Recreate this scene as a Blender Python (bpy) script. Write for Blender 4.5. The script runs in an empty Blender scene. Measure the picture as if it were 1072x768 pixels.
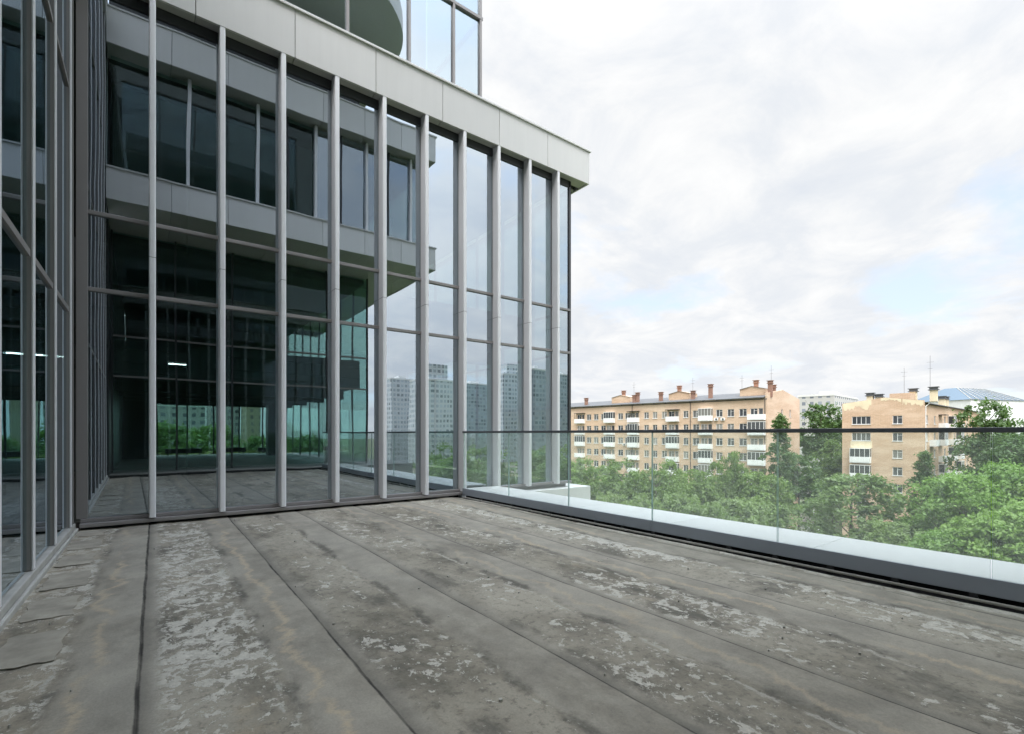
import bpy, bmesh, math, random
from mathutils import Vector, Matrix
R = math.radians
random.seed(7)
S = bpy.context.scene
COL = S.collection

# ------------------------------------------------------------------ camera
# world: X runs along the main facade, Y runs towards it, Z up, terrace deck at z = 0
EYE = 1.5
cd = bpy.data.cameras.new('camera'); cam = bpy.data.objects.new('camera', cd); COL.objects.link(cam)
cam.location = (0, 0, EYE)
cam.rotation_euler = (R(90), 0, -math.atan2(0.6, 0.8))
cd.sensor_width = 36.0
cd.lens = 513.0 / 1072.0 * 36.0
cd.shift_y = 69.0 / 1072.0
cd.clip_start = 0.05; cd.clip_end = 8000
S.camera = cam

# ------------------------------------------------------------------ sky, sun, exposure
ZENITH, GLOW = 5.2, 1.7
SUN_EL, SUN_AZ = 58.0, 212.0      # high behind the camera, veiled by cloud; azimuth measured clockwise from +Y
W = bpy.data.worlds.new('World'); S.world = W; W.use_nodes = True
nt = W.node_tree; N = nt.nodes; L = nt.links; N.clear()
out = N.new('ShaderNodeOutputWorld'); bg = N.new('ShaderNodeBackground'); bg.inputs[1].default_value = 0.1
sky = N.new('ShaderNodeTexSky'); sky.sky_type = 'NISHITA'; sky.sun_disc = False
sky.sun_elevation = R(SUN_EL); sky.sun_rotation = R(SUN_AZ)
tc = N.new('ShaderNodeTexCoord'); sep = N.new('ShaderNodeSeparateXYZ'); L.new(tc.outputs['Generated'], sep.inputs[0])
def wm(op, a, b=None, c=None):
    n = N.new('ShaderNodeMath'); n.operation = op
    for i, v in enumerate((a, b, c)):
        if v is None: continue
        if isinstance(v, (int, float)): n.inputs[i].default_value = v
        else: L.new(v, n.inputs[i])
    return n.outputs[0]
den = wm('ADD', wm('MAXIMUM', sep.outputs[2], 0.0), 0.22)
cx = wm('DIVIDE', sep.outputs[0], den); cy = wm('DIVIDE', sep.outputs[1], den)
cmb = N.new('ShaderNodeCombineXYZ'); L.new(cx, cmb.inputs[0]); L.new(cy, cmb.inputs[1])
def wnoise(scale, detail, rough, dist=0.0, off=0.0):
    n = N.new('ShaderNodeTexNoise'); n.inputs['Scale'].default_value = scale
    n.inputs['Detail'].default_value = detail; n.inputs['Roughness'].default_value = rough
    n.inputs['Distortion'].default_value = dist
    m = N.new('ShaderNodeMapping'); m.inputs['Location'].default_value = (off, off * 1.7, off * .3)
    L.new(cmb.outputs[0], m.inputs[0]); L.new(m.outputs[0], n.inputs['Vector'])
    return n.outputs[0]
def wramp(v, stops):
    r = N.new('ShaderNodeValToRGB'); e = r.color_ramp.elements
    while len(e) < len(stops): e.new(.5)
    for i, (p, c) in enumerate(stops): e[i].position = p; e[i].color = (*c, 1)
    L.new(v, r.inputs[0]); return r.outputs[0]
n1 = wnoise(1.3, 9, .56, .25, 3.1)
n2 = wnoise(3.0, 12, .62, .45, 5.4)
cover = wramp(n1, [(0.36, (0, 0, 0)), (0.46, (1, 1, 1))])            # where cloud closes the sky
shade = wramp(n2, [(0.28, (.78, .82, .88)), (0.43, (.84, .87, .91)), (0.56, (.94, .95, .96)), (0.72, (1.03, 1.03, 1.02))])
gain = N.new('ShaderNodeMix'); gain.data_type = 'RGBA'; gain.blend_type = 'MULTIPLY'; gain.inputs[0].default_value = 1
L.new(shade, gain.inputs[6]); gain.inputs[7].default_value = (2.8, 2.8, 2.81, 1)
# a thin veil keeps even the gaps pale
veil = N.new('ShaderNodeMix'); veil.data_type = 'RGBA'; veil.inputs[0].default_value = .8
L.new(sky.outputs[0], veil.inputs[6]); veil.inputs[7].default_value = (2.15, 2.4, 2.72, 1)
mx = N.new('ShaderNodeMix'); mx.data_type = 'RGBA'
L.new(cover, mx.inputs[0]); L.new(veil.outputs[2], mx.inputs[6]); L.new(gain.outputs[2], mx.inputs[7])
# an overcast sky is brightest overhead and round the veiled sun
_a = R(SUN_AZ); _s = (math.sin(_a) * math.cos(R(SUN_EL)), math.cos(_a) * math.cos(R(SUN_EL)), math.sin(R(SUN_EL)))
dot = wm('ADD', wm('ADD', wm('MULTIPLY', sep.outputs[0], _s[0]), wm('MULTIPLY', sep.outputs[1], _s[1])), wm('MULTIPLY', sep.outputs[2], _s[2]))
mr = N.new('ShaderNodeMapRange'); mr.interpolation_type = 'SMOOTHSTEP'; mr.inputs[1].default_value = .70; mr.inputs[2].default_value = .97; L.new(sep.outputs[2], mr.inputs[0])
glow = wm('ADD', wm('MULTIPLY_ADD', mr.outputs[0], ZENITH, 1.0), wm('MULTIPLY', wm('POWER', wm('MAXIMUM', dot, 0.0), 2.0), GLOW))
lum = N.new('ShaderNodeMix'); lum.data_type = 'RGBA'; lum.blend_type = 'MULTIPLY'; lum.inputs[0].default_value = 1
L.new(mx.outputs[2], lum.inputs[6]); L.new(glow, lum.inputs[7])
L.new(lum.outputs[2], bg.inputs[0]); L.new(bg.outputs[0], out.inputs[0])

sd = bpy.data.lights.new('sun', 'SUN'); sd.energy = 0.9; sd.angle = R(40); sd.color = (1, .96, .9)
so = bpy.data.objects.new('sun', sd); COL.objects.link(so)
az = R(SUN_AZ); sv = Vector((math.sin(az) * math.cos(R(SUN_EL)), math.cos(az) * math.cos(R(SUN_EL)), math.sin(R(SUN_EL))))
so.rotation_euler = sv.to_track_quat('Z', 'Y').to_euler()
S.view_settings.view_transform = 'Standard'; S.view_settings.look = 'None'
S.view_settings.exposure = 1.85; S.view_settings.gamma = 1; S.view_settings.use_curve_mapping = False
S.render.engine = 'CYCLES'
S.cycles.use_denoising = True
S.cycles.max_bounces = 10; S.cycles.diffuse_bounces = 3; S.cycles.glossy_bounces = 5
S.cycles.transparent_max_bounces = 32; S.cycles.transmission_bounces = 6
S.cycles.sample_clamp_indirect = 6.0
S.cycles.caustics_reflective = False; S.cycles.caustics_refractive = False

# ------------------------------------------------------------------ materials
def newmat(name):
    m = bpy.data.materials.new(name); m.use_nodes = True
    return m, m.node_tree.nodes, m.node_tree.links
class NT:
    """small wrapper for writing node graphs"""
    def __init__(s, m): s.n = m.node_tree.nodes; s.l = m.node_tree.links
    def put(s, sock, v):
        if isinstance(v, (int, float)): sock.default_value = v
        elif isinstance(v, tuple): sock.default_value = v if len(v) != 3 or sock.type == 'VECTOR' else (*v, 1)
        else: s.l.new(v, sock)
    def math(s, op, a, b=0.0, c=None, clamp=False):
        n = s.n.new('ShaderNodeMath'); n.operation = op; n.use_clamp = clamp
        s.put(n.inputs[0], a); s.put(n.inputs[1], b)
        if c is not None: s.put(n.inputs[2], c)
        return n.outputs[0]
    def noise(s, vec, scale, detail=4, rough=.55, dist=0.0):
        n = s.n.new('ShaderNodeTexNoise'); s.put(n.inputs['Scale'], scale); s.put(n.inputs['Detail'], detail)
        s.put(n.inputs['Roughness'], rough); s.put(n.inputs['Distortion'], dist)
        if vec is not None: s.put(n.inputs['Vector'], vec)
        return n.outputs[0]
    def mapping(s, vec, scale=(1, 1, 1), loc=(0, 0, 0)):
        n = s.n.new('ShaderNodeMapping'); n.inputs['Scale'].default_value = scale; n.inputs['Location'].default_value = loc
        s.l.new(vec, n.inputs[0]); return n.outputs[0]
    def ramp(s, v, a, b):
        n = s.n.new('ShaderNodeMapRange'); n.interpolation_type = 'SMOOTHSTEP'
        s.put(n.inputs[0], v); s.put(n.inputs[1], a); s.put(n.inputs[2], b); return n.outputs[0]
    def mix(s, f, a, b, mode='MIX'):
        n = s.n.new('ShaderNodeMix'); n.data_type = 'RGBA'; n.blend_type = mode
        s.put(n.inputs[0], f); s.put(n.inputs[6], a); s.put(n.inputs[7], b); return n.outputs[2]
    def coords(s):
        return s.n.new('ShaderNodeTexCoord').outputs['Object']
    def sep(s, v):
        n = s.n.new('ShaderNodeSeparateXYZ'); s.l.new(v, n.inputs[0]); return n.outputs
    def bump(s, h, strength, dist):
        n = s.n.new('ShaderNodeBump'); s.put(n.inputs['Strength'], strength); s.put(n.inputs['Distance'], dist)
        s.put(n.inputs['Height'], h); return n.outputs[0]

def paint(name, col, rough=.5, metal=0.0, var=.06, vscale=1.5, spec=.5, streak=.0):
    """a surface of one colour with faint uneven grime"""
    m, n, l = newmat(name); t = NT(m); b = n['Principled BSDF']
    co = t.coords()
    v = t.noise(co, vscale, 6, .6)
    k = t.math('MULTIPLY_ADD', t.math('SUBTRACT', v, .5), var * 2.5, 1.0)
    if streak:
        st = t.noise(t.mapping(co, (7, 7, .5)), 1.0, 5, .6)
        k = t.math('MULTIPLY', k, t.math('MULTIPLY_ADD', t.math('SUBTRACT', st, .5), streak * 2, 1.0))
    oi = n.new('ShaderNodeObjectInfo'); k = t.math('MULTIPLY', k, t.math('MULTIPLY_ADD', oi.outputs['Random'], .09, .955))
    c = t.mix(1.0, col, k, 'MULTIPLY')
    l.new(c, b.inputs['Base Color'])
    b.inputs['Roughness'].default_value = rough; b.inputs['Metallic'].default_value = metal
    b.inputs['Specular IOR Level'].default_value = spec
    return m

def glass(name, tint, refl_col, r0, r90, wave=.0, dirt_haze=0.0):
    """pane: coated mirror side mixed with clear transmission"""
    m, n, l = newmat(name); t = NT(m); n.remove(n['Principled BSDF']); o = n['Material Output']
    tr = n.new('ShaderNodeBsdfTransparent'); tr.inputs[0].default_value = (*tint, 1)
    gl = n.new('ShaderNodeBsdfGlossy'); gl.inputs['Roughness'].default_value = 0.004; gl.inputs[0].default_value = (*refl_col, 1)
    lw = n.new('ShaderNodeLayerWeight'); lw.inputs[0].default_value = .5
    fac = t.math('MULTIPLY_ADD', t.math('POWER', lw.outputs['Facing'], 3.2), r90 - r0, r0)
    if wave:
        g = n.new('ShaderNodeNewGeometry')
        nz = n.new('ShaderNodeTexNoise'); nz.noise_dimensions = '4D'; oi = n.new('ShaderNodeObjectInfo')
        l.new(t.mapping(g.outputs['Position'], (1.1, 1.1, .4)), nz.inputs['Vector']); l.new(t.math('MULTIPLY', oi.outputs['Random'], 40.0), nz.inputs['W'])
        nz.inputs['Scale'].default_value = 1.0; nz.inputs['Detail'].default_value = 1.5; nz.inputs['Roughness'].default_value = .4
        h = nz.outputs[0]
        bp = t.bump(h, 1.0, wave); l.new(bp, gl.inputs['Normal'])
    ms = n.new('ShaderNodeMixShader'); l.new(fac, ms.inputs[0]); l.new(tr.outputs[0], ms.inputs[1]); l.new(gl.outputs[0], ms.inputs[2])
    last = ms.outputs[0]
    if dirt_haze:  # soiled film that also paints a pale veil of haze and reflected sky
        co = t.coords()
        df = n.new('ShaderNodeBsdfDiffuse'); df.inputs[0].default_value = (.80, .84, .82, 1)
        tl = n.new('ShaderNodeBsdfTranslucent'); tl.inputs[0].default_value = (.90, .95, .92, 1)
        dm = n.new('ShaderNodeMixShader'); dm.inputs[0].default_value = .85
        l.new(df.outputs[0], dm.inputs[1]); l.new(tl.outputs[0], dm.inputs[2])
        k = t.math('MULTIPLY_ADD', t.noise(t.mapping(co, (3, 3, .8)), 2.0, 6, .6), dirt_haze * .9, dirt_haze * .55)
        m2 = n.new('ShaderNodeMixShader'); l.new(k, m2.inputs[0]); l.new(last, m2.inputs[1]); l.new(dm.outputs[0], m2.inputs[2])
        last = m2.outputs[0]
    l.new(last, o.inputs[0])
    return m

M = {}
M['fascia'] = paint('pale grey fascia panels', (.69, .685, .672), .42, 0, .05, .7, streak=.05)
M['fascia_lit'] = paint('fascia panels lightened for dim light', (.86, .85, .845), .42, 0, .05, .7, streak=.05)  # fascia paint lightened, putting missing light into the colour of the opposite wing
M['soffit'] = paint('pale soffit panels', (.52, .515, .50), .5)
M['fin'] = paint('silver painted fins', (.88, .885, .91), .34, .05, .04, streak=.04)
M['frame'] = paint('grey brown frames', (.27, .255, .25), .42, .1)
M['frame_dark'] = paint('dark frames', (.055, .058, .062), .4, .2)
M['frame_black'] = paint('black gap', (.012, .012, .013), .8)
M['silver'] = paint('silver mullion caps', (.88, .88, .90), .35, .1)
M['slate'] = paint('slate grey channel', (.34, .38, .44), .42, .1, .08, 2.5)
M['rail'] = paint('handrail', (.12, .13, .145), .38, .2)
M['white'] = paint('white coated metal', (.74, .74, .72), .45, 0, .05, 1.2, streak=.04)
M['curb'] = paint('grey curb', (.42, .415, .385), .7, 0, .25, 3, streak=.2)
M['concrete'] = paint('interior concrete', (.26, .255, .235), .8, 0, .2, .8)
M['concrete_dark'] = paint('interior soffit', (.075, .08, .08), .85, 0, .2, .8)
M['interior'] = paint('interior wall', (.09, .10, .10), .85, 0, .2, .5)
M['black'] = paint('black metal', (.02, .021, .023), .5)
M['ground'] = None
M['mirror'] = glass('reflective facade glass', (.50, .60, .59), (.81, .91, 1.0), .52, .95, wave=.0028)
M['clear'] = glass('inner glass', (.74, .86, .83), (.9, 1, .98), .03, .6)
M['hallglass'] = glass('clear hall glass', (.80, .92, .90), (.9, 1, 1), .045, .7)
M['railglass'] = glass('railing glass', (.955, .985, .972), (.95, 1, .98), .035, .75, dirt_haze=.065)
M['railedge'] = paint('glass edge', (.45, .62, .58), .2)
M['brick'] = None

def brickmat(name, c1, c2, blot):
    m, n, l = newmat(name); t = NT(m); b = n['Principled BSDF']; co = t.coords()
    s = t.sep(co)
    # brick courses on any vertical face: (x+y, z)
    cb = n.new('ShaderNodeCombineXYZ'); l.new(t.math('ADD', s[0], s[1]), cb.inputs[0]); l.new(s[2], cb.inputs[1])
    br = n.new('ShaderNodeTexBrick'); l.new(cb.outputs[0], br.inputs[0])
    br.inputs['Scale'].default_value = 1.0; br.inputs['Brick Width'].default_value = .52; br.inputs['Row Height'].default_value = .16
    br.inputs['Mortar Size'].default_value = .012
    br.inputs['Color1'].default_value = (*c1, 1); br.inputs['Color2'].default_value = (*c2, 1)
    br.inputs['Mortar'].default_value = (.34, .28, .22, 1)
    big = t.noise(t.mapping(co, (.10, .10, .45)), 1.0, 6, .65)
    c = t.mix(t.ramp(big, .42, .68), br.outputs[0], blot)
    fine = t.noise(co, 3.0, 5, .7)
    c = t.mix(.55, c, t.mix(fine, (.5, .5, .5), (1.25, 1.25, 1.25)), 'MULTIPLY')
    l.new(c, b.inputs['Base Color']); b.inputs['Roughness'].default_value = .9
    return m
M['brick'] = brickmat('buff brick', (.69, .51, .365), (.64, .45, .31), (.72, .56, .425))
M['brick_pale'] = brickmat('pale buff brick', (.68, .48, .325), (.62, .42, .275), (.73, .55, .40))
M['brick_red'] = brickmat('red chimney brick', (.30, .155, .115), (.25, .13, .095), (.33, .19, .14))
M['plaster'] = paint('cream plaster', (.74, .63, .44), .9, 0, .2, .8)
M['bwhite'] = paint('white balcony panels', (.80, .81, .80), .7, 0, .12, .8, streak=.2)
M['wframe'] = paint('white window frames', (.78, .78, .76), .6)
M['roofmetal'] = paint('grey sheet roof', (.11, .115, .12), .5, .2, .2, .5)
M['eave'] = paint('dark eave', (.09, .085, .08), .8)
def winglass(name, col):
    m, n, l = newmat(name); t = NT(m); b = n['Principled BSDF']
    oi = n.new('ShaderNodeObjectInfo')
    c = t.mix(t.math('POWER', oi.outputs['Random'], 2.0), col, (.28, .27, .24))   # some panes have pale curtains behind
    l.new(c, b.inputs['Base Color']); b.inputs['Roughness'].default_value = .08
    return m
M['wglass'] = winglass('window glass', (.035, .042, .05))
M['bluepane'] = paint('blue glass roof', (.10, .155, .21), .15, .3)
M['paleblock'] = None

def towermat(name, wall, win, sx, sz, fx, fz):
    """far facade: storeys of windows as a surface pattern"""
    m, n, l = newmat(name); t = NT(m); b = n['Principled BSDF']; s = t.sep(t.coords())
    u = t.math('ADD', s[0], s[1])
    a = t.math('LESS_THAN', t.math('FRACT', t.math('DIVIDE', u, sx)), fx)
    z = t.math('LESS_THAN', t.math('FRACT', t.math('DIVIDE', s[2], sz)), fz)
    k = t.math('MULTIPLY', a, z)
    iu = t.math('FLOOR', t.math('DIVIDE', u, sx)); iz = t.math('FLOOR', t.math('DIVIDE', s[2], sz))
    cb = n.new('ShaderNodeCombineXYZ'); l.new(iu, cb.inputs[0]); l.new(iz, cb.inputs[1])
    wn = n.new('ShaderNodeTexWhiteNoise'); l.new(cb.outputs[0], wn.inputs[0])
    wc = t.mix(wn.outputs[0], win, tuple(min(1, q * 2.6 + .05) for q in win))
    wv = t.mix(t.noise(t.coords(), .12, 4), tuple(q * .85 for q in wall), tuple(q * 1.1 for q in wall))
    l.new(t.mix(k, wv, wc), b.inputs['Base Color'])
    l.new(t.math('MULTIPLY_ADD', k, -.6, .8), b.inputs['Roughness'])
    return m

def deckmat():
    m, n, l = newmat('worn bitumen roofing'); t = NT(m); b = n['Principled BSDF']
    co = t.coords(); s = t.sep(co)
    u = t.math('MULTIPLY_ADD', s[1], -.015, s[0])                      # rolls run a hair off the wall
    wob = t.noise(t.mapping(co, (.0, 1.3, 0)), 1.0, 3, .5)
    uw = t.math('ADD', u, t.math('ADD', t.math('MULTIPLY', t.math('SUBTRACT', wob, .5), .022), t.math('MULTIPLY', t.math('SUBTRACT', t.noise(t.mapping(co, (9, 9, 0)), 1.0, 5, .6), .5), .010)))
    fr = t.math('MULTIPLY', t.math('FRACT', t.math('DIVIDE', t.math('ADD', uw, 1.135 * 4 - 1.05), 1.135)), 1.135)   # 0 at a seam, grows to the right
    cell = t.math('FLOOR', t.math('DIVIDE', t.math('ADD', u, 1.135 * 4 - 1.05), 1.135))
    wn = n.new('ShaderNodeTexWhiteNoise'); wn.noise_dimensions = '1D'; l.new(cell, wn.inputs['W'])
    big = t.noise(t.mapping(co, (.7, .45, 1)), 1.0, 5, .6)
    mid = t.noise(t.mapping(co, (3.2, 2.4, 1)), 1.0, 8, .65)
    fine = t.noise(co, 70, 3, .7)
    grain = t.noise(co, 16, 8, .72)
    pit = t.noise(t.mapping(co, (26, 17, 1)), 1.0, 5, .7)
    rnd = wn.outputs[0]
    base = t.mix(t.ramp(mid, .32, .66), (.145, .134, .110), (.290, .270, .222))
    base = t.mix(t.ramp(big, .38, .66), base, (.365, .343, .290))
    base = t.mix(t.math('MULTIPLY', t.ramp(grain, .50, .66), .55), base, (.088, .084, .074))
    # the worn field of each roll lies between two laps
    edge = t.noise(t.mapping(co, (1, 1, 1)), 1.6, 4, .6)
    bandedge = t.math('MULTIPLY_ADD', t.math('SUBTRACT', edge, .5), .22, .72)
    rag = t.math('MULTIPLY', t.math('SUBTRACT', grain, .5), .10)
    inroll = t.math('MULTIPLY', t.ramp(t.math('ADD', fr, rag), .05, .17), t.math('SUBTRACT', 1.0, t.ramp(t.math('ADD', fr, rag), t.math('SUBTRACT', bandedge, .03), t.math('ADD', bandedge, .03))))
    # flaked pale coating: ragged islands, large ones and crumbs
    flake = t.noise(t.mapping(co, (7.2, 6.0, 1)), 1.0, 14, .70, .35)
    crumb = t.noise(t.mapping(co, (17, 13, 1), (4, 4, 0)), 1.0, 9, .68, .25)
    region = t.noise(t.mapping(co, (.95, .50, 1), (3.3, 1.2, 0)), 1.0, 4, .6)
    near_left = t.ramp(s[0], 2.3, -.5)
    far_right = t.math('MULTIPLY', t.ramp(s[0], 4.6, 5.4), .10)
    bias = t.math('ADD', t.math('MULTIPLY_ADD', t.math('SUBTRACT', rnd, .5), .06, .012), t.math('ADD', t.math('ADD', t.math('MULTIPLY', t.math('SUBTRACT', region, .45), .42), t.math('MULTIPLY', near_left, .058)), far_right))
    thr = t.math('SUBTRACT', .625, bias)
    fl = t.math('MULTIPLY', t.ramp(flake, thr, t.math('ADD', thr, .018)), inroll)
    thr2 = t.math('SUBTRACT', .640, t.math('MULTIPLY', bias, .7))
    fl2 = t.math('MULTIPLY', t.math('MULTIPLY', t.ramp(crumb, thr2, t.math('ADD', thr2, .02)), inroll), .8)
    fl = t.math('MAXIMUM', fl, fl2)
    flcol = t.mix(t.ramp(grain, .3, .7), (.40, .388, .345), (.575, .56, .51))
    flcol = t.mix(t.math('MULTIPLY', t.ramp(pit, .56, .66), .7), flcol, (.17, .165, .145))
    # smooth lap strip beside every seam
    lap = t.math('SUBTRACT', 1.0, inroll)
    lapc = t.mix(t.ramp(mid, .3, .75), (.272, .260, .228), (.365, .346, .300))
    lapc = t.mix(t.math('MULTIPLY', t.ramp(fr, .05, .0), .0), lapc, lapc)
    base = t.mix(t.math('MULTIPLY', lap, t.math('MULTIPLY_ADD', t.ramp(big, .3, .6), .45, .42)), base, lapc)
    dark = t.math('MULTIPLY', t.math('MULTIPLY', t.ramp(t.noise(t.mapping(co, (2.0, 1.0, 1), (7, 2, 0)), 1.0, 8, .68), .50, .66), .7), t.math('MULTIPLY_ADD', inroll, .7, .3))
    base = t.mix(dark, base, (.085, .082, .073))
    # grime collects along the ragged edge of the lap and just right of the seam
    gr = t.math('SUBTRACT', 1.0, t.ramp(t.math('ABSOLUTE', t.math('SUBTRACT', t.math('ADD', fr, rag), t.math('ADD', bandedge, .01))), .01, .07))
    base = t.mix(t.math('MULTIPLY', gr, t.math('MULTIPLY', t.ramp(t.noise(t.mapping(co, (2.5, 1.6, 1), (9, 0, 0)), 1.0, 8, .68), .42, .62), .75)), base, (.075, .072, .064))
    gs = t.math('SUBTRACT', 1.0, t.ramp(fr, .01, .10))
    base = t.mix(t.math('MULTIPLY', gs, .45), base, (.10, .097, .087))
    c = t.mix(fl, base, flcol)
    # tide marks: a wandering tan line in the lap
    wig = t.math('ADD', t.math('MULTIPLY', t.math('SUBTRACT', t.noise(t.mapping(co, (.35, 1.5, 0)), 1.0, 10, .68), .5), .72), .88)
    dl = t.math('ABSOLUTE', t.math('SUBTRACT', t.math('ADD', fr, t.math('MULTIPLY', rag, .6)), wig))
    line = t.math('SUBTRACT', 1.0, t.ramp(dl, .004, .05))
    line = t.math('MULTIPLY', line, t.ramp(t.noise(t.mapping(co, (1.4, .5, 0), (1, 5, 0)), 1.0, 4, .6), .40, .52))
    line = t.math('MULTIPLY', line, t.ramp(grain, .30, .58))
    line = t.math('MULTIPLY', line, t.ramp(wn.outputs[0], .25, .75))
    c = t.mix(t.math('MULTIPLY', line, .7), c, (.47, .39, .285))
    tanp = t.math('MULTIPLY', t.ramp(t.noise(t.mapping(co, (1.7, 1.2, 0), (11, 3, 0)), 1.0, 8, .7), .60, .72), .4)
    c = t.mix(tanp, c, (.40, .335, .24))
    # tan tinge near the side wall
    tw = t.math('MULTIPLY', t.ramp(s[0], -.1, -.75), t.ramp(mid, .3, .65))
    c = t.mix(t.math('MULTIPLY', tw, .6), c, (.33, .29, .22))
    # seam: dark open edge, and a pale crumbled rim on the lap's other side
    sl = t.math('SUBTRACT', 1.0, t.ramp(t.math('MINIMUM', fr, t.math('SUBTRACT', 1.135, fr)), .005, t.math('MULTIPLY_ADD', t.noise(t.mapping(co, (4, 3, 0)), 1.0, 6, .7), .022, .006)))
    c = t.mix(t.math('MULTIPLY', sl, t.math('MULTIPLY_ADD', t.ramp(t.noise(t.mapping(co, (3, 2.2, 0)), 1.0, 4, .6),   .35, .6), .35, .6)), c, (.022, .021, .02))
    hl = t.math('MULTIPLY', t.math('SUBTRACT', 1.0, t.ramp(t.math('ABSOLUTE', t.math('SUBTRACT', t.math('ADD', fr, rag), t.math('SUBTRACT', bandedge, .05))), .006, .03)), t.ramp(t.noise(t.mapping(co, (9, 3, 0)), 1.0, 6, .7), .50, .58))
    c = t.mix(t.math('MULTIPLY', hl, .8), c, (.42, .41, .37))
    c = t.mix(.6, c, t.mix(fine, (.62, .60, .56), (1.48, 1.44, 1.36)), 'MULTIPLY')
    l.new(c, b.inputs['Base Color'])
    b.inputs['Roughness'].default_value = .88; b.inputs['Specular IOR Level'].default_value = .25
    h = t.math('ADD', t.math('MULTIPLY', fl, .35), t.math('ADD', t.math('MULTIPLY', fine, .25), t.math('MULTIPLY', mid, .9)))
    l.new(t.bump(h, .55, .012), b.inputs['Normal'])
    return m
M['deck'] = deckmat()
M['patchmat'] = paint('bitumen patch', (.32, .295, .24), .9, 0, .5, 5)

def leafmat(name, dark, light, yellow):
    m, n, l = newmat(name); t = NT(m); n.remove(n['Principled BSDF']); o = n['Material Output']
    co = t.coords(); oi = n.new('ShaderNodeObjectInfo')
    k = t.noise(co, .55, 3, .6); f = t.noise(co, 5.0, 2, .5)
    c = t.mix(t.ramp(k, .35, .68), dark, light)
    c = t.mix(t.math('MULTIPLY', t.ramp(f, .45, .8), .6), c, yellow)
    c = t.mix(t.math('MULTIPLY', oi.outputs['Random'], .75), c, yellow)
    d = n.new('ShaderNodeBsdfDiffuse'); tl = n.new('ShaderNodeBsdfTranslucent'); g = n.new('ShaderNodeBsdfGlossy')
    g.inputs['Roughness'].default_value = .45; g.inputs[0].default_value = (.5, .55, .5, 1)
    l.new(c, d.inputs[0]); l.new(t.mix(1.0, c, (1.3, 1.5, .7), 'MULTIPLY'), tl.inputs[0])
    a = n.new('ShaderNodeMixShader'); a.inputs[0].default_value = .38; l.new(d.outputs[0], a.inputs[1]); l.new(tl.outputs[0], a.inputs[2])
    a2 = n.new('ShaderNodeMixShader'); a2.inputs[0].default_value = .04; l.new(a.outputs[0], a2.inputs[1]); l.new(g.outputs[0], a2.inputs[2])
    l.new(a2.outputs[0], o.inputs[0]); return m
M['leaf'] = leafmat('broad leaves', (.09, .145, .045), (.165, .245, .075), (.205, .285, .095))
M['leaf_bright'] = leafmat('fresh maple leaves', (.115, .205, .05), (.185, .30, .085), (.225, .33, .10))
M['leaf_dark'] = leafmat('dark leaves', (.06, .105, .045), (.105, .165, .065), (.12, .185, .075))
M['leaf_grey'] = leafmat('grey green birch leaves', (.11, .165, .07), (.185, .255, .11), (.215, .285, .12))
M['bark'] = paint('bark', (.09, .075, .06), .95, 0, .4, 4)

def groundmat():
    m, n, l = newmat('courtyard ground'); t = NT(m); b = n['Principled BSDF']; co = t.coords()
    g = t.mix(t.noise(co, .3, 6, .65), (.045, .075, .022), (.10, .13, .045))
    c = t.mix(t.ramp(t.noise(co, .03, 4, .6), .52, .6), g, (.16, .14, .11))
    l.new(c, b.inputs['Base Color']); b.inputs['Roughness'].default_value = .95; return m
M['ground'] = groundmat()
M['asphalt'] = paint('asphalt', (.055, .055, .055), .9, 0, .2, .5)
def emis(name, col, s):
    m, n, l = newmat(name); b = n['Principled BSDF']; b.inputs['Emission Color'].default_value = (*col, 1); b.inputs['Emission Strength'].default_value = s
    return m
M['tube'] = emis('lit tube', (.92, .97, 1), 2.5)

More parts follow.
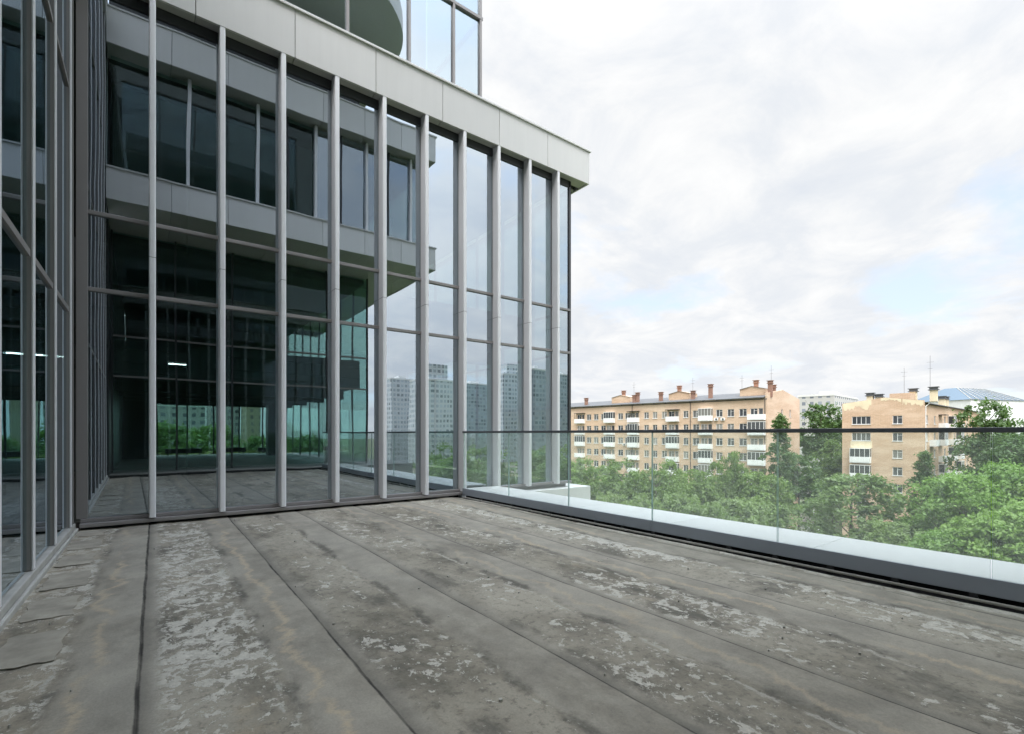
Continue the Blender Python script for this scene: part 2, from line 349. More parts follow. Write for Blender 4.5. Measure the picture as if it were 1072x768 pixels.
# ------------------------------------------------------------------ mesh helpers
class MB:
    def __init__(s): s.v = []; s.f = []; s.m = []
    def quad(s, a, b, c, d, mi=0):
        i = len(s.v); s.v += [tuple(a), tuple(b), tuple(c), tuple(d)]; s.f.append((i, i + 1, i + 2, i + 3)); s.m.append(mi); return s
    def poly(s, pts, mi=0):
        i = len(s.v); s.v += [tuple(p) for p in pts]; s.f.append(tuple(range(i, i + len(pts)))); s.m.append(mi)
    def box(s, x0, x1, y0, y1, z0, z1, mi=0, faces=None):
        i = len(s.v)
        s.v += [(x0, y0, z0), (x1, y0, z0), (x1, y1, z0), (x0, y1, z0), (x0, y0, z1), (x1, y0, z1), (x1, y1, z1), (x0, y1, z1)]
        q = [(0, 3, 2, 1), (4, 5, 6, 7), (0, 1, 5, 4), (1, 2, 6, 5), (2, 3, 7, 6), (3, 0, 4, 7)]   # -z +z -y +x +y -x
        for k, a in enumerate(q):
            s.f.append(tuple(i + j for j in a)); s.m.append(faces.get(k, mi) if faces else mi)
        return s
    def prism(s, pts, z0, z1, mi=0):
        """pts: counter-clockwise plan outline"""
        n = len(pts); i = len(s.v)
        s.v += [(x, y, z0) for x, y in pts] + [(x, y, z1) for x, y in pts]
        s.f.append(tuple(i + n - 1 - k for k in range(n))); s.m.append(mi)
        s.f.append(tuple(i + n + k for k in range(n))); s.m.append(mi)
        for k in range(n):
            j = (k + 1) % n; s.f.append((i + k, i + j, i + n + j, i + n + k)); s.m.append(mi)
        return s
    def tube(s, p, q, r0, r1, n=8, mi=0, caps=True):
        p = Vector(p); q = Vector(q); d = (q - p).normalized()
        a = d.orthogonal().normalized(); b = d.cross(a); i = len(s.v)
        for c, r in ((p, r0), (q, r1)):
            for k in range(n):
                t = 2 * math.pi * k / n; s.v.append(tuple(c + a * (r * math.cos(t)) + b * (r * math.sin(t))))
        for k in range(n):
            j = (k + 1) % n; s.f.append((i + k, i + j, i + n + j, i + n + k)); s.m.append(mi)
        if caps:
            s.f.append(tuple(i + n - 1 - k for k in range(n))); s.m.append(mi)
            s.f.append(tuple(i + n + k for k in range(n))); s.m.append(mi)
        return s
    def mesh(s, name, mats):
        me = bpy.data.meshes.new(name); me.from_pydata(s.v, [], s.f)
        for mt in (mats if isinstance(mats, (list, tuple)) else [mats]): me.materials.append(mt)
        if any(s.m): me.polygons.foreach_set('material_index', s.m)
        me.update(); return me
    def build(s, name, mats, parent=None, bevel=0.0, smooth=False):
        o = bpy.data.objects.new(name, s.mesh(name, mats)); COL.objects.link(o)
        if parent: o.parent = parent
        if smooth:
            for p in o.data.polygons: p.use_smooth = True
        if bevel:
            b = o.modifiers.new('bevel', 'BEVEL'); b.width = bevel; b.segments = 2; b.limit_method = 'ANGLE'
        return o
def box(name, x0, x1, y0, y1, z0, z1, mat, parent=None, bevel=0.0):
    return MB().box(x0, x1, y0, y1, z0, z1).build(name, mat, parent, bevel)
def tag(o, label=None, cat=None, group=None, kind=None):
    if label: o['label'] = label
    if cat: o['category'] = cat
    if group: o['group'] = group
    if kind: o['kind'] = kind
    return o
def empty(name, loc=(0, 0, 0), rz=0.0):
    o = bpy.data.objects.new(name, None); COL.objects.link(o); o.location = loc; o.rotation_euler = (0, 0, rz); o.empty_display_size = .3; return o
def kids(o): return [c for c in COL.objects if c.parent == o]
def copy_tree(o, parent=None):
    c = o.copy(); COL.objects.link(c)
    if parent: c.parent = parent
    for ch in kids(o): copy_tree(ch, c)
    return c
def cw(l, d):
    """camera-frame metres (to the right, ahead) to world x, y"""
    return (.6 * d + .8 * l, .8 * d - .6 * l)
def px(x, d): return cw((x - 536) / 513 * d, d)

GLASS = [M['mirror'], M['clear']]; HALL = [M['hallglass'], M['clear']]
def pane_y(name, x0, x1, y, z0, z1, parent, out=-1, mats=None):
    """pane lying in a plane of constant y; its coated face looks to y*out"""
    return MB().box(x0, x1, min(y, y - out * .024), max(y, y - out * .024), z0, z1, 1, {2 if out < 0 else 4: 0}).build(name, mats or GLASS, parent)
def pane_x(name, x, y0, y1, z0, z1, parent, out=1, mats=None):
    return MB().box(min(x, x - out * .024), max(x, x - out * .024), y0, y1, z0, z1, 1, {3 if out > 0 else 5: 0}).build(name, mats or GLASS, parent)

# ------------------------------------------------------------------ ground, deck
GZ = -19.0
ground = box('ground', -1500, 2500, -1800, 2200, GZ - 1, GZ, M['ground']); tag(ground, kind='structure')
road = box('road', 101, 108, -60, 220, GZ - .2, GZ + .004, M['asphalt']); tag(road, kind='structure')

def deck():
    P = 1.135; us = []
    u = -1.2
    k0 = math.floor((u - 1.05) / P)
    for k in range(k0, k0 + 9):
        b = 1.05 + k * P
        for t in (0.0, .004, .02, .05, .09, .14, .2, .3, .42, .55, .66, .72, .78, .84, .9, .96, 1.02, 1.07, 1.1, 1.118, 1.128, 1.1345):
            us.append(b + t)
    us = [u for u in us if -1.25 < u < 6.05]
    vs = [-1.0 + .09 * j for j in range(128)]
    rnd = random.Random(3)
    ph = [rnd.random() * 6.28 for _ in range(40)]
    mb = MB(); nu = len(us)
    for v in vs:
        for u in us:
            x = u + .015 * v
            k = math.floor((u - 1.05) / P); t = u - 1.05 - k * P
            h = 0.0
            if t > .74: h += .013 * min(1, (t - .74) / .12) * (1 + .4 * math.sin(v * 2.1 + ph[k % 20]))   # the lap lies on its neighbour
            h += .009 * math.exp(-((t - .16) / .06) ** 2) * (1 + math.sin(v * 1.3 + ph[(k + 7) % 20]))        # a ripple beside it
            h += .003 * math.sin(u * 5 + v * .9 + ph[3]) + .0025 * math.sin(u * 2.3 - v * 1.7)
            x = max(-.95, min(5.93, x))
            if x > 5.86: h -= (x - 5.86) * .35                                                             # dips into the gutter
            mb.v.append((x, v, h - .006))
    for j in range(len(vs) - 1):
        for i in range(nu - 1):
            a = j * nu + i; mb.f.append((a, a + 1, a + nu + 1, a + nu)); mb.m.append(0)
    o = mb.build('terrace_deck', M['deck'], None, 0, True); return tag(o, kind='structure')
deck()
sl = box('terrace_slab', -.98, 6.06, -1.0, 10.9, -.6, -.03, M['frame_black']); tag(sl, kind='structure')
# loose square patches of roofing felt along the foot of the side wall
for i, (v, w, d) in enumerate([(9.75, .30, .62), (8.75, .33, .66), (7.75, .31, .60), (6.75, .34, .66), (5.75, .32, .62), (4.75, .33, .66)]):
    mb = MB(); n = 7
    for a in range(n + 1):
        for b in range(n + 1):
            x = -.80 + w * a / n + .012 * math.sin(b * 1.7 + i * 2); y = v - d / 2 + d * b / n + .015 * math.sin(a * 1.9 + i)
            mb.v.append((x, y, .001 + .0015 * math.sin(a * 1.1 + b + i) + .003 * (1 - a / n)))
    for a in range(n):
        for b in range(n):
            q = a * (n + 1) + b; mb.f.append((q, q + n + 1, q + n + 2, q + 1)); mb.m.append(0)
    o = mb.build('felt_patch', M['patchmat']); md = o.modifiers.new('thickness', 'SOLIDIFY'); md.thickness = .004
    tag(o, 'square patch of tan roofing felt on the deck along the side wall curb', 'roofing patch', 'felt patches along the side wall curb')

rf_ = random.Random(77); mb = MB()
for k in range(150):
    x = rf_.uniform(-.6, 5.7); y = rf_.uniform(1.2, 9.8); r_ = rf_.uniform(.004, .012) * (1 if rf_.random() < .9 else 1.8); n_ = rf_.randint(4, 6); a0 = rf_.random() * 6
    tl_ = rf_.uniform(-.3, .3); z_ = .006
    top = [(x + r_ * rf_.uniform(.6, 1.3) * math.cos(a0 + 6.283 * q / n_), y + r_ * rf_.uniform(.6, 1.3) * math.sin(a0 + 6.283 * q / n_)) for q in range(n_)]
    mb.prism(top, z_ - .012, z_ + rf_.uniform(.000, .004))
fk = mb.build('coating_crumbs', paint('loose crumbs', (.40, .385, .34), .9, 0, .5, 3)); tag(fk, 'loose crumbs of pale coating scattered over the terrace deck', 'debris', None, 'stuff')

# ------------------------------------------------------------------ main office wing
GV = 10.18            # glass plane
main = tag(empty('office_building', (4.5, GV, 0)), 'glazed office wing with silver vertical fins and pale grey fascia across the terrace', 'building')
def mp(name, *a, **k): return None
ORG = main.location.copy()
def att(o, root):
    o.parent = root; o.matrix_parent_inverse = Matrix.Translation(-Vector(root.location)) if root.rotation_euler.z == 0 else root.matrix_world.inverted(); return o
def part(root, name, x0, x1, y0, y1, z0, z1, mat, bevel=0.0):
    return att(box(name, x0, x1, y0, y1, z0, z1, mat, None, bevel), root)
FU = [.105 + .993 * k for k in range(10)]
UL, UR = -.80, 9.68
cols = [UL] + FU + [UR]
ZT1, ZT2, ZTOP = 3.76, 4.97, 8.46
rows = [(.165, ZT1 - .03), (ZT1 + .03, ZT2 - .03), (ZT2 + .03, ZTOP)]
for i in range(len(cols) - 1):
    for (a, b) in rows:
        att(pane_y('glass_pane', cols[i] + .03, cols[i + 1] - .03, GV, a, b, None), main)
for z in (ZT1, ZT2):
    part(main, 'transom', UL, UR, GV - .045, GV + .06, z - .032, z + .032, M['frame'], .006)
part(main, 'head_frame', UL, UR, GV - .03, GV + .08, ZTOP, 8.636, M['frame_dark'])
part(main, 'sill', UL, 6.05, GV - .20, GV + .06, .045, .105, M['frame'], .008)
part(main, 'sill', UL, UR, GV - .10, GV + .06, .108, .168, M['frame'], .008)
part(main, 'shadow_gap', UL, 6.02, GV - .02, GV + .08, -.02, .044, M['frame_black'])
part(main, 'corner_post', UL - .05, UL + .09, GV - .07, GV - .003, .17, 8.63, M['frame'], .006)
for u in FU:
    part(main, 'mullion', u - .026, u + .026, GV - .012, GV + .10, .17, 8.634, M['frame_dark'])
    # the fin: a blade with a half-round nose
    r, q = .046, .022; y0 = GV - .255
    pts = [(u + r, GV - .014), (u - r, GV - .014)]
    pts += [(u - r + q - q * math.cos(R(90) * k / 5), y0 + q - q * math.sin(R(90) * k / 5)) for k in range(6)]
    pts += [(u + r - q + q * math.sin(R(90) * k / 5), y0 + q - q * math.cos(R(90) * k / 5)) for k in range(6)]
    mb = MB().prism(pts, .125, 8.637); o = att(mb.build('fin', M['fin']), main)
    for p in o.data.polygons: p.use_smooth = len(p.vertices) == 4
    e = o.modifiers.new('split', 'EDGE_SPLIT'); e.split_angle = R(40)
    part(main, 'fin_joint', u - .0468, u + .0468, GV - .256, GV - .02, 4.36, 4.366, M['frame_dark'])
part(main, 'corner_mullion', UR - .05, UR + .03, GV - .03, GV + .05, .17, 8.634, M['frame_dark'])
# fascia: joints where the photograph has them
FB, FT, FV = 8.62, 9.53, 9.92
ju = [-.95, .70, 2.29, 3.88, 5.46, 7.05, 8.64, 10.22]
for i in range(len(ju) - 1):
    part(main, 'fascia_panel', ju[i] + .006, ju[i + 1] - .006, FV, FV + .05, FB, FT, M['fascia'], .004)
    part(main, 'soffit_panel', ju[i] + .005, min(ju[i + 1] - .005, 10.16), FV + .052, GV + .12, 8.64, 8.69, M['soffit'], .003)
part(main, 'fascia_backing', -.95, 10.16, FV + .055, GV + 1.0, 8.70, 9.50, M['frame_black'])
part(main, 'coping', -.95, 10.26, FV - .035, GV + .3, FT + .004, FT + .055, M['fascia'], .006)
for k in range(6):
    y0 = FV + .055 + 1.59 * k
    part(main, 'side_fascia_panel', 10.17, 10.22, y0, y0 + 1.578, FB, FT, M['fascia'], .004)
    part(main, 'side_soffit_panel', UR + .06, 10.165, y0 + .53, y0 + 1.578 + .53, 8.645, 8.69, M['soffit'])
part(main, 'roof_deck', -.95, 10.15, GV + 1.02, 30, 8.70, 9.40, M['roofmetal'])
# right-hand glazed flank, seen through the corner
fl = [GV + .05 + 1.6 * k for k in range(7)]
for i in range(6):
    for (a, b) in rows:
        att(pane_x('side_glass_pane', UR + .02, fl[i] + .03, fl[i + 1] - .03, a, b, None), main)
    part(main, 'side_mullion', UR - .04, UR + .05, fl[i + 1] - .028, fl[i + 1] + .028, .17, 8.63, M['frame_dark'])
for z in (ZT1, ZT2):
    part(main, 'side_transom', UR - .035, UR + .045, GV + .06, fl[-1], z - .032, z + .032, M['frame'])
    # stub of the transom that shows past the corner
part(main, 'side_wall', UR - .3, UR, fl[-1] + .03, 30, -.2, 8.63, M['fascia'])
# inside
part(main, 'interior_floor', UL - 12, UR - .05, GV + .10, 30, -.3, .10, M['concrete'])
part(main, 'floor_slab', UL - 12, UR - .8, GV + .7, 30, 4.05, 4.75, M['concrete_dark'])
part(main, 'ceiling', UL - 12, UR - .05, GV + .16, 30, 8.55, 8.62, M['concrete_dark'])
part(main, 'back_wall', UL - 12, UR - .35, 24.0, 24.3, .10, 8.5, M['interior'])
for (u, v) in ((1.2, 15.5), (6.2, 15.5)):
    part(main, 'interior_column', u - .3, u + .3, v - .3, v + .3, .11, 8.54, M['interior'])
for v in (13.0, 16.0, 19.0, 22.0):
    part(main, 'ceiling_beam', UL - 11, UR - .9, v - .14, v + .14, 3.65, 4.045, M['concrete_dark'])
# plinth and podium
part(main, 'plinth', 7.02, 10.20, 9.86, 11.6, -1.3, .0, M['white'], .01)
part(main, 'plinth', 6.07, 7.02, 9.93, 11.6, -1.3, .0, M['white'], .01)
part(main, 'podium_wall', -14, 6.90, -18, 30, GZ, -.62, M['fascia'])
part(main, 'podium_wall', 6.95, 10.1, 9.95, 30, GZ, -1.32, M['fascia'])
# upper storeys, set back
VU = 10.72
um = [-.9, .62, 2.08, 3.54, 4.99, 6.19, 6.99]
zr = [(9.6, 12.22), (12.3, 15.0), (15.08, 18.3)]
for i in range(len(um) - 1):
    for (a, b) in zr:
        att(pane_y('upper_glass_pane', um[i] + .025, um[i + 1] - .025, VU, a, b, None), main)
    part(main, 'upper_mullion', um[i + 1] - .03, um[i + 1] + .03, VU - .06, VU + .06, 9.5, 18.4, M['frame'])
for z in (12.26, 15.04, 18.34):
    part(main, 'upper_transom', -.9, 7.05, VU - .065, VU + .05, z - .035, z + .035, M['frame'])
    part(main, 'upper_side_transom', 6.96, 7.055, VU + .06, VU + 12.0, z - .04, z + .04, M['frame'])
for k in range(4):
    for (a, b) in zr:
        att(pane_x('upper_side_pane', 7.0, VU + .06 + 3 * k, VU + 3.0 + 3 * k, a, b, None), main)
part(main, 'upper_interior', -12, 6.2, VU + 1.5, 28, 9.42, 18.3, M['interior'])
def rounded_slab(root, name, x0, x1, y0, y1, r, z0, z1, mat, corner):
    if corner == 'xmax_ymin':
        pts = [(x0, y0)] + [(x1 - r + r * math.sin(a), y0 + r - r * math.cos(a)) for a in [R(90) * k / 12 for k in range(13)]] + [(x1, y1), (x0, y1)]
    else:
        pts = [(x0, y0), (x1, y0)] + [(x1 - r + r * math.cos(a), y1 - r + r * math.sin(a)) for a in [R(90) * k / 12 for k in range(13)]] + [(x0, y1)]
    return att(MB().prism(pts, z0, z1).build(name, mat), root)
#rounded_slab(main, 'canopy_slab', -12, 8.3, 9.2, 28, 3.0, 18.5, 19.4, M['soffit'], 'xmax_ymin')

# ------------------------------------------------------------------ side wing on the left (a hair out of square, as in the photograph)
side = tag(empty('side_wing', (-.865, 10.06, 0), -math.atan(.0123)), 'dark glazed side wing with silver mullions along the left edge of the terrace', 'building')
def sp(name, x0, x1, y0, y1, z0, z1, mat, bevel=0.0):   # local: x out of the wall, y along it (0 at the inner corner, negative towards the camera)
    return box(name, x0, x1, y0, y1, z0, z1, mat, side, bevel)
sv_ = [0.0] + [-.44 - 1.38 * k for k in range(8)]
szr = [(.14, 3.26), (3.32, 6.52), (6.58, 9.9), (9.96, 14.0)]
for i in range(8):
    for a, b in szr:
        pane_x('glass_pane', -.034, sv_[i + 1] + .06, sv_[i] - .06, a, b, side)
for i in range(8):
    y = sv_[i + 1]
    sp('mullion', -.060, -.004, y - .035, y + .075, .125, 14.0, M['frame'])
    sp('mullion_cap', -.003, .012, y - .03, y + .075, .125, 14.0, M['silver'], .003)
for z in (3.29, 6.55, 9.93):
    for i in range(8):
        sp('transom', -.055, -.006, sv_[i + 1] + .076, sv_[i] - .061 if i else -.02, z - .035, z + .035, M['frame'])
sp('corner_post', -.06, -.004, -.16, -.0, .125, 14.0, M['frame'])
sp('curb', -.13, .02, -10.9, .0, -.02, .115, M['curb'], .012)
sp('curb_lip', .021, .055, -10.9, .0, -.02, .045, M['curb'], .01)
sp('top_fascia', -.3, .05, -10.9, .0, 14.005, 15.0, M['fascia'], .01)
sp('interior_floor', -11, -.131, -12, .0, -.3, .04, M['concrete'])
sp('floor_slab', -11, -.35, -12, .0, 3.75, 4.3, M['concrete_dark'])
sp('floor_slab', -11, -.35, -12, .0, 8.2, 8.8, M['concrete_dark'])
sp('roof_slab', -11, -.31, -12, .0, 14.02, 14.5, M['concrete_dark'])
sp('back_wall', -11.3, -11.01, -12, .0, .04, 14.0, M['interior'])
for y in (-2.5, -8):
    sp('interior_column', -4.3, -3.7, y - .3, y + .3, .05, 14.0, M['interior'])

# ------------------------------------------------------------------ opposite wing, behind the camera: the glass mirrors it
opp = tag(empty('opposite_wing', (4.5, -7.2, 0)), 'matching office wing with two pale bands mirrored in the terrace glass', 'building')
OV = 1.11
for zi, (b, t_) in enumerate(((8.62, 9.56), (13.36, 14.45))):
    for i in range(len(ju) - 1):
        part(opp, 'fascia_panel', ju[i] + .006, ju[i + 1] - .006 + (.03 if i == 6 else 0), OV - .05, OV, b, t_, M['fascia_lit'], .004)
        part(opp, 'soffit_panel', ju[i] + .005, min(ju[i + 1] - .005, 10.2), OV - (17 if zi == 0 else .9), OV - .052, b + .03, b + .08, M['soffit'])
    part(opp, 'band_core', -.95, 10.19, -18, OV - .06, b + .09, t_ - .03, M['frame_black'])
    part(opp, 'coping', -.95, 10.3, OV - .6, OV + .035, t_ + .004, t_ + .055, M['fascia'])
    part(opp, 'side_fascia', 10.2, 10.25, -18, OV - .055, b, t_, M['fascia'])
om = [-.9, 1.2 - 1.02, 1.2, 2.24, 3.28, 4.3, 5.31, 6.3, 7.28, 8.28, 9.28, 9.95]
for i in range(len(om) - 1):
    att(pane_y('upper_glass_pane', om[i] + .03, om[i + 1] - .03, OV - .55, 9.7, 13.3, None, 1, HALL if i < 6 else None), opp)
for k in (2, 4, 6, 8, 10):
    part(opp, 'upper_mullion', om[k] - .05, om[k] + .05, OV - .60, OV - .40, 9.63, 13.35, M['fin'])
for k in (1, 3, 5, 7, 9, 11):
    part(opp, 'upper_mullion', om[k] - .03, om[k] + .03, OV - .58, OV - .50, 9.63, 13.35, M['frame_dark'])
for k in range(4):
    att(pane_x('upper_side_pane', 9.98, OV - .6 - 2 * (k + 1), OV - .66 - 2 * k, 9.7, 13.3, None), opp)
part(opp, 'upper_interior', -.9, 6.0, -16, -1.2, 9.62, 13.4, M['interior'])
part(opp, 'upper_body', -.9, 7.0, -16, .6, 14.5, 18.4, M['frame_dark'])
rounded_slab(opp, 'canopy_slab', -.9, 9.2, -16, 3.6, 3.2, 18.5, 19.4, M['fascia_lit'], 'xmax_ymax')
# lower storey, deeply set back under the band
lm = [-.9 + 1.84 * k for k in range(6)]
LV = -1.95
for i in range(5):
    for a, b in ((.2, 3.5), (3.56, 4.9), (4.96, 8.6)):
        att(pane_y('glass_pane', lm[i] + .025, lm[i + 1] - .025, LV, a, b, None, 1, HALL), opp)
for u in lm: part(opp, 'mullion', u - .028, u + .028, LV - .06, LV + .07, .12, 8.64, M['frame_dark'])
for z in (3.53, 4.93): part(opp, 'transom', -.9, 8.32, LV - .05, LV + .06, z - .03, z + .03, M['frame'])
part(opp, 'platform', -.95, 10.2, -18.1, -1.02, -.5, .09, M['concrete'])
part(opp, 'step', -.95, 6.0, -1.015, -.95, -.2, .07, M['frame_black'])
part(opp, 'floor_slab', -.9, 8.1, -17.7, LV - .45, 3.62, 4.85, M['concrete_dark'])
for v in (-4.5, -8, -11.5, -15): part(opp, 'ceiling_beam', -.9, 8.0, v - .2, v + .2, 3.2, 3.615, M['concrete_dark'])
part(opp, 'interior_column', 6.3, 7.0, -14.4, -13.7, .1, 3.6, M['frame_dark'])
part(opp, 'interior_column', -.95, .35, -14.4, -13.7, .1, 3.6, M['frame_dark'])
rm = [-.9 + 1.53 * k for k in range(7)]
for i in range(6):
    att(pane_y('rear_pane', rm[i] + .03, rm[i + 1] - .03, -18.0, .3, 3.55, None, -1, HALL), opp)
    part(opp, 'rear_mullion', rm[i + 1] - .04, rm[i + 1] + .04, -18.06, -17.9, .1, 3.6, M['frame_black'])
for k in range(8):
    att(pane_x('side_glass_pane', 8.3, LV - 1.98 * (k + 1) + .03, LV - 1.98 * k - .03, .2, 8.6, None, 1, HALL), opp)
    part(opp, 'side_mullion', 8.26, 8.34, LV - 1.98 * (k + 1) - .028, LV - 1.98 * (k + 1) + .028, .12, 8.64, M['frame_dark'])
part(opp, 'rear_wall', -.95, 8.25, -18.05, -17.8, 3.62, 8.6, M['interior'])
part(opp, 'ceiling', -.9, 8.2, -17.7, LV - .2, 8.4, 8.6, M['concrete_dark'])
part(opp, 'end_wall', -1.25, -.96, -18, -1.0, -.2, 14.4, M['frame_dark'])
for (u0, u1) in ((1.0, 3.0), (3.9, 5.5), (6.3, 7.9)):
    o = MB().box(u0, u1, -17.5, -17.2, .22, .52).box(u0 + .1, u0 + .16, -17.45, -17.25, .09, .22).box(u1 - .16, u1 - .1, -17.45, -17.25, .09, .22).build('window_convector', M['black'], None, .01)
    tag(o, 'low black convector heater standing before the far windows of the mirrored hall', 'heater', 'black convectors under the far windows')

# ------------------------------------------------------------------ fluorescent lamps
def lamp(x, y, z, label):
    o = tag(empty('fluorescent_lamp', (x, y, z)), label, 'ceiling lamp')
    box('housing', -.62, .62, -.05, .05, .02, .07, M['white'], o, .008)
    MB().tube((-.6, 0, 0), (.6, 0, 0), .018, .018, 10).build('tube', M['tube'], o, 0, True)
    return o
lamp(1.18, 18.1, 3.58, 'lit tube lamp hanging under the ceiling behind the first two silver fins')
lamp(-2.3, 18.2, 3.58, 'lit tube lamp seen through the side wing glass beside the corner')

# ------------------------------------------------------------------ parapet ledge and glass railing
led = tag(empty('parapet_ledge', (6.5, 4.5, 0)), 'broad white metal parapet ledge running outside the glass railing', 'parapet')
ends = [-1.0, .5, 2.4, 4.3, 6.2, 8.1, 9.92]
for i in range(6):
    part(led, 'coping_panel', 6.075, 7.0, ends[i] + .003, ends[i + 1] - .003, .165, .20, M['white'], .006)
part(led, 'outer_face', 6.93, 6.985, -1.0, 9.92, -1.2, .163, M['white'])
part(led, 'core', 6.10, 6.92, -1.0, 9.90, -.6, .16, M['frame_black'])
rail = tag(empty('glass_railing', (6.03, 4.5, 0)), 'frameless glass railing with dark handrail along the open terrace edge', 'railing')
gj = [9.93, 8.15, 6.36, 4.57, 2.77, .93, -.92]
for i in range(6):
    g = MB().box(6.022, 6.040, gj[i + 1] + .006, gj[i] - .006, .19, 1.53, 0, {2: 1, 4: 1}).build('glass_panel', [M['railglass'], M['railedge']]); att(g, rail)
part(rail, 'handrail', 6.002, 6.062, -.95, 9.96, 1.508, 1.554, M['rail'], .006)
for a, b in ((-.95, 4.57), (4.575, 9.95)):
    part(rail, 'base_channel', 6.0, 6.019, a + .002, b - .002, .055, .21, M['slate'], .003)
    part(rail, 'base_channel', 6.042, 6.072, a + .002, b - .002, .055, .19, M['slate'], .003)
for k in range(19):
    v = -.7 + .58 * k
    part(rail, 'foot_bracket', 5.985, 6.03, v - .03, v + .03, -.03, .054, M['black'])
part(rail, 'gutter_pipe', 5.945, 5.975, -.95, 9.9, -.005, .022, M['curb'], .008)

# ------------------------------------------------------------------ brick blocks
def wall(mb, w, h, ops, P, dep=.22, mi=0):
    """wall w x h with real openings; P(u, z, depth) -> point; depth goes into the building"""
    us = sorted({0.0, w} | {q for o in ops for q in (o[0], o[1])}); zs = sorted({0.0, h} | {q for o in ops for q in (o[2], o[3])})
    for i in range(len(us) - 1):
        for j in range(len(zs) - 1):
            cu = (us[i] + us[i + 1]) / 2; cz = (zs[j] + zs[j + 1]) / 2
            if any(o[0] < cu < o[1] and o[2] < cz < o[3] for o in ops): continue
            mb.quad(P(us[i], zs[j], 0), P(us[i + 1], zs[j], 0), P(us[i + 1], zs[j + 1], 0), P(us[i], zs[j + 1], 0), mi)
    for (a, b, c, d) in ops:
        mb.quad(P(a, c, 0), P(a, d, 0), P(a, d, dep), P(a, c, dep), mi); mb.quad(P(b, c, 0), P(b, c, dep), P(b, d, dep), P(b, d, 0), mi)
        mb.quad(P(a, c, 0), P(a, c, dep), P(b, c, dep), P(b, c, 0), mi); mb.quad(P(a, d, 0), P(b, d, 0), P(b, d, dep), P(a, d, dep), mi)
def bar(mb, P, a, b, c, d, d0, d1):
    q = [P(u, z, e) for e in (d0, d1) for (u, z) in ((a, c), (b, c), (b, d), (a, d))]
    i = len(mb.v); mb.v += [tuple(p) for p in q]
    for f in ((0, 1, 2, 3), (7, 6, 5, 4), (0, 4, 5, 1), (1, 5, 6, 2), (2, 6, 7, 3), (3, 7, 4, 0)): mb.f.append(tuple(i + k for k in f)); mb.m.append(0)
def window_into(fm, pm, P, a, b, c, d, n=2, dep=.13):
    t = .075
    bar(fm, P, a, b, c, c + t, dep - .04, dep + .05); bar(fm, P, a, b, d - t, d, dep - .04, dep + .05)
    for k in range(n + 1):
        u = a + (b - a - t) * k / n
        bar(fm, P, u, u + t, c + t, d - t, dep - .04, dep + .05)
    if n == 2: bar(fm, P, a + t, a + (b - a) / 2, c + (d - c) * .70, c + (d - c) * .70 + .05, dep - .03, dep + .04)
    bar(fm, P, a - .06, b + .06, c - .07, c, -.10, .10)      # sill
    bar(pm, P, a + t, b - t, c + t, d - t, dep, dep + .03)
def add_window(root, P, a, b, c, d, n=2):
    fm, pm = MB(), MB(); window_into(fm, pm, P, a, b, c, d, n)
    w = fm.build('window', M['wframe'], root); pm.build('pane', M['wglass'], w); return w
def add_balcony(root, P, a, b, z, glazed, roofed):
    """slab, white parapet, and on some a glazed screen"""
    m = MB(); D = -.95
    bar(m, P, a, b, z - .14, z, D, -.01)
    bar(m, P, a, b, z, z + 1.02, D - .04, D); bar(m, P, a, a + .05, z, z + 1.02, D, -.01); bar(m, P, b - .05, b, z, z + 1.02, D, -.01)
    bal = m.build('balcony', M['bwhite'], root)
    if glazed:
        f, p = MB(), MB(); t = .07; n = 4
        for k in range(n + 1):
            u = a + (b - a - t) * k / n; bar(f, P, u, u + t, z + 1.02, z + 2.5, D, D + .07)
        bar(f, P, a, b, z + 2.5, z + 2.6, D - .03, -.01)
        bar(f, P, a, a + .06, z + 1.02, z + 2.5, -.08, -.01); bar(f, P, b - .06, b, z + 1.02, z + 2.5, -.08, -.01)
        bar(p, P, a + .02, b - .02, z + 1.02, z + 2.5, D + .02, D + .05)
        bar(p, P, a + .01, a + .04, z + 1.02, z + 2.5, D + .05, -.08); bar(p, P, b - .04, b - .01, z + 1.02, z + 2.5, D + .05, -.08)
        fr = f.build('glazing_frame', M['wframe'], bal); p.build('glazing', M['wglass'], fr)
    elif roofed:
        r = MB(); bar(r, P, a - .1, b + .1, z + 2.55, z + 2.66, D - .1, -.01)
        bar(r, P, a, a + .06, z + 1.02, z + 2.55, D, D + .06); bar(r, P, b - .06, b, z + 1.02, z + 2.55, D, D + .06)
        r.build('balcony_canopy', M['eave'], bal)
    return bal
def chimney(root, x, y, z0, h, w, d, mat, cap):
    c = box('chimney', x - w / 2, x + w / 2, y - d / 2, y + d / 2, z0, z0 + h, mat, root)
    MB().box(x - w * .72, x + w * .72, y - d * .72, y + d * .72, z0 + h + .002, z0 + h + .14).box(x - w * .55, x + w * .55, y - d * .55, y + d * .55, z0 + h + .14, z0 + h + .5).box(x - w * .75, x + w * .75, y - d * .75, y + d * .75, z0 + h + .5, z0 + h + .62).build('chimney_cap', cap, c)
def antenna(root, x, y, z0, h):
    m = MB().tube((x, y, z0), (x, y, z0 + h), .03, .02, 6)
    m.tube((x, y - .5, z0 + h * .86), (x, y + .5, z0 + h * .86), .016, .016, 5).tube((x, y - .35, z0 + h * .74), (x, y + .35, z0 + h * .74), .016, .016, 5)
    m.build('antenna', M['eave'], root)

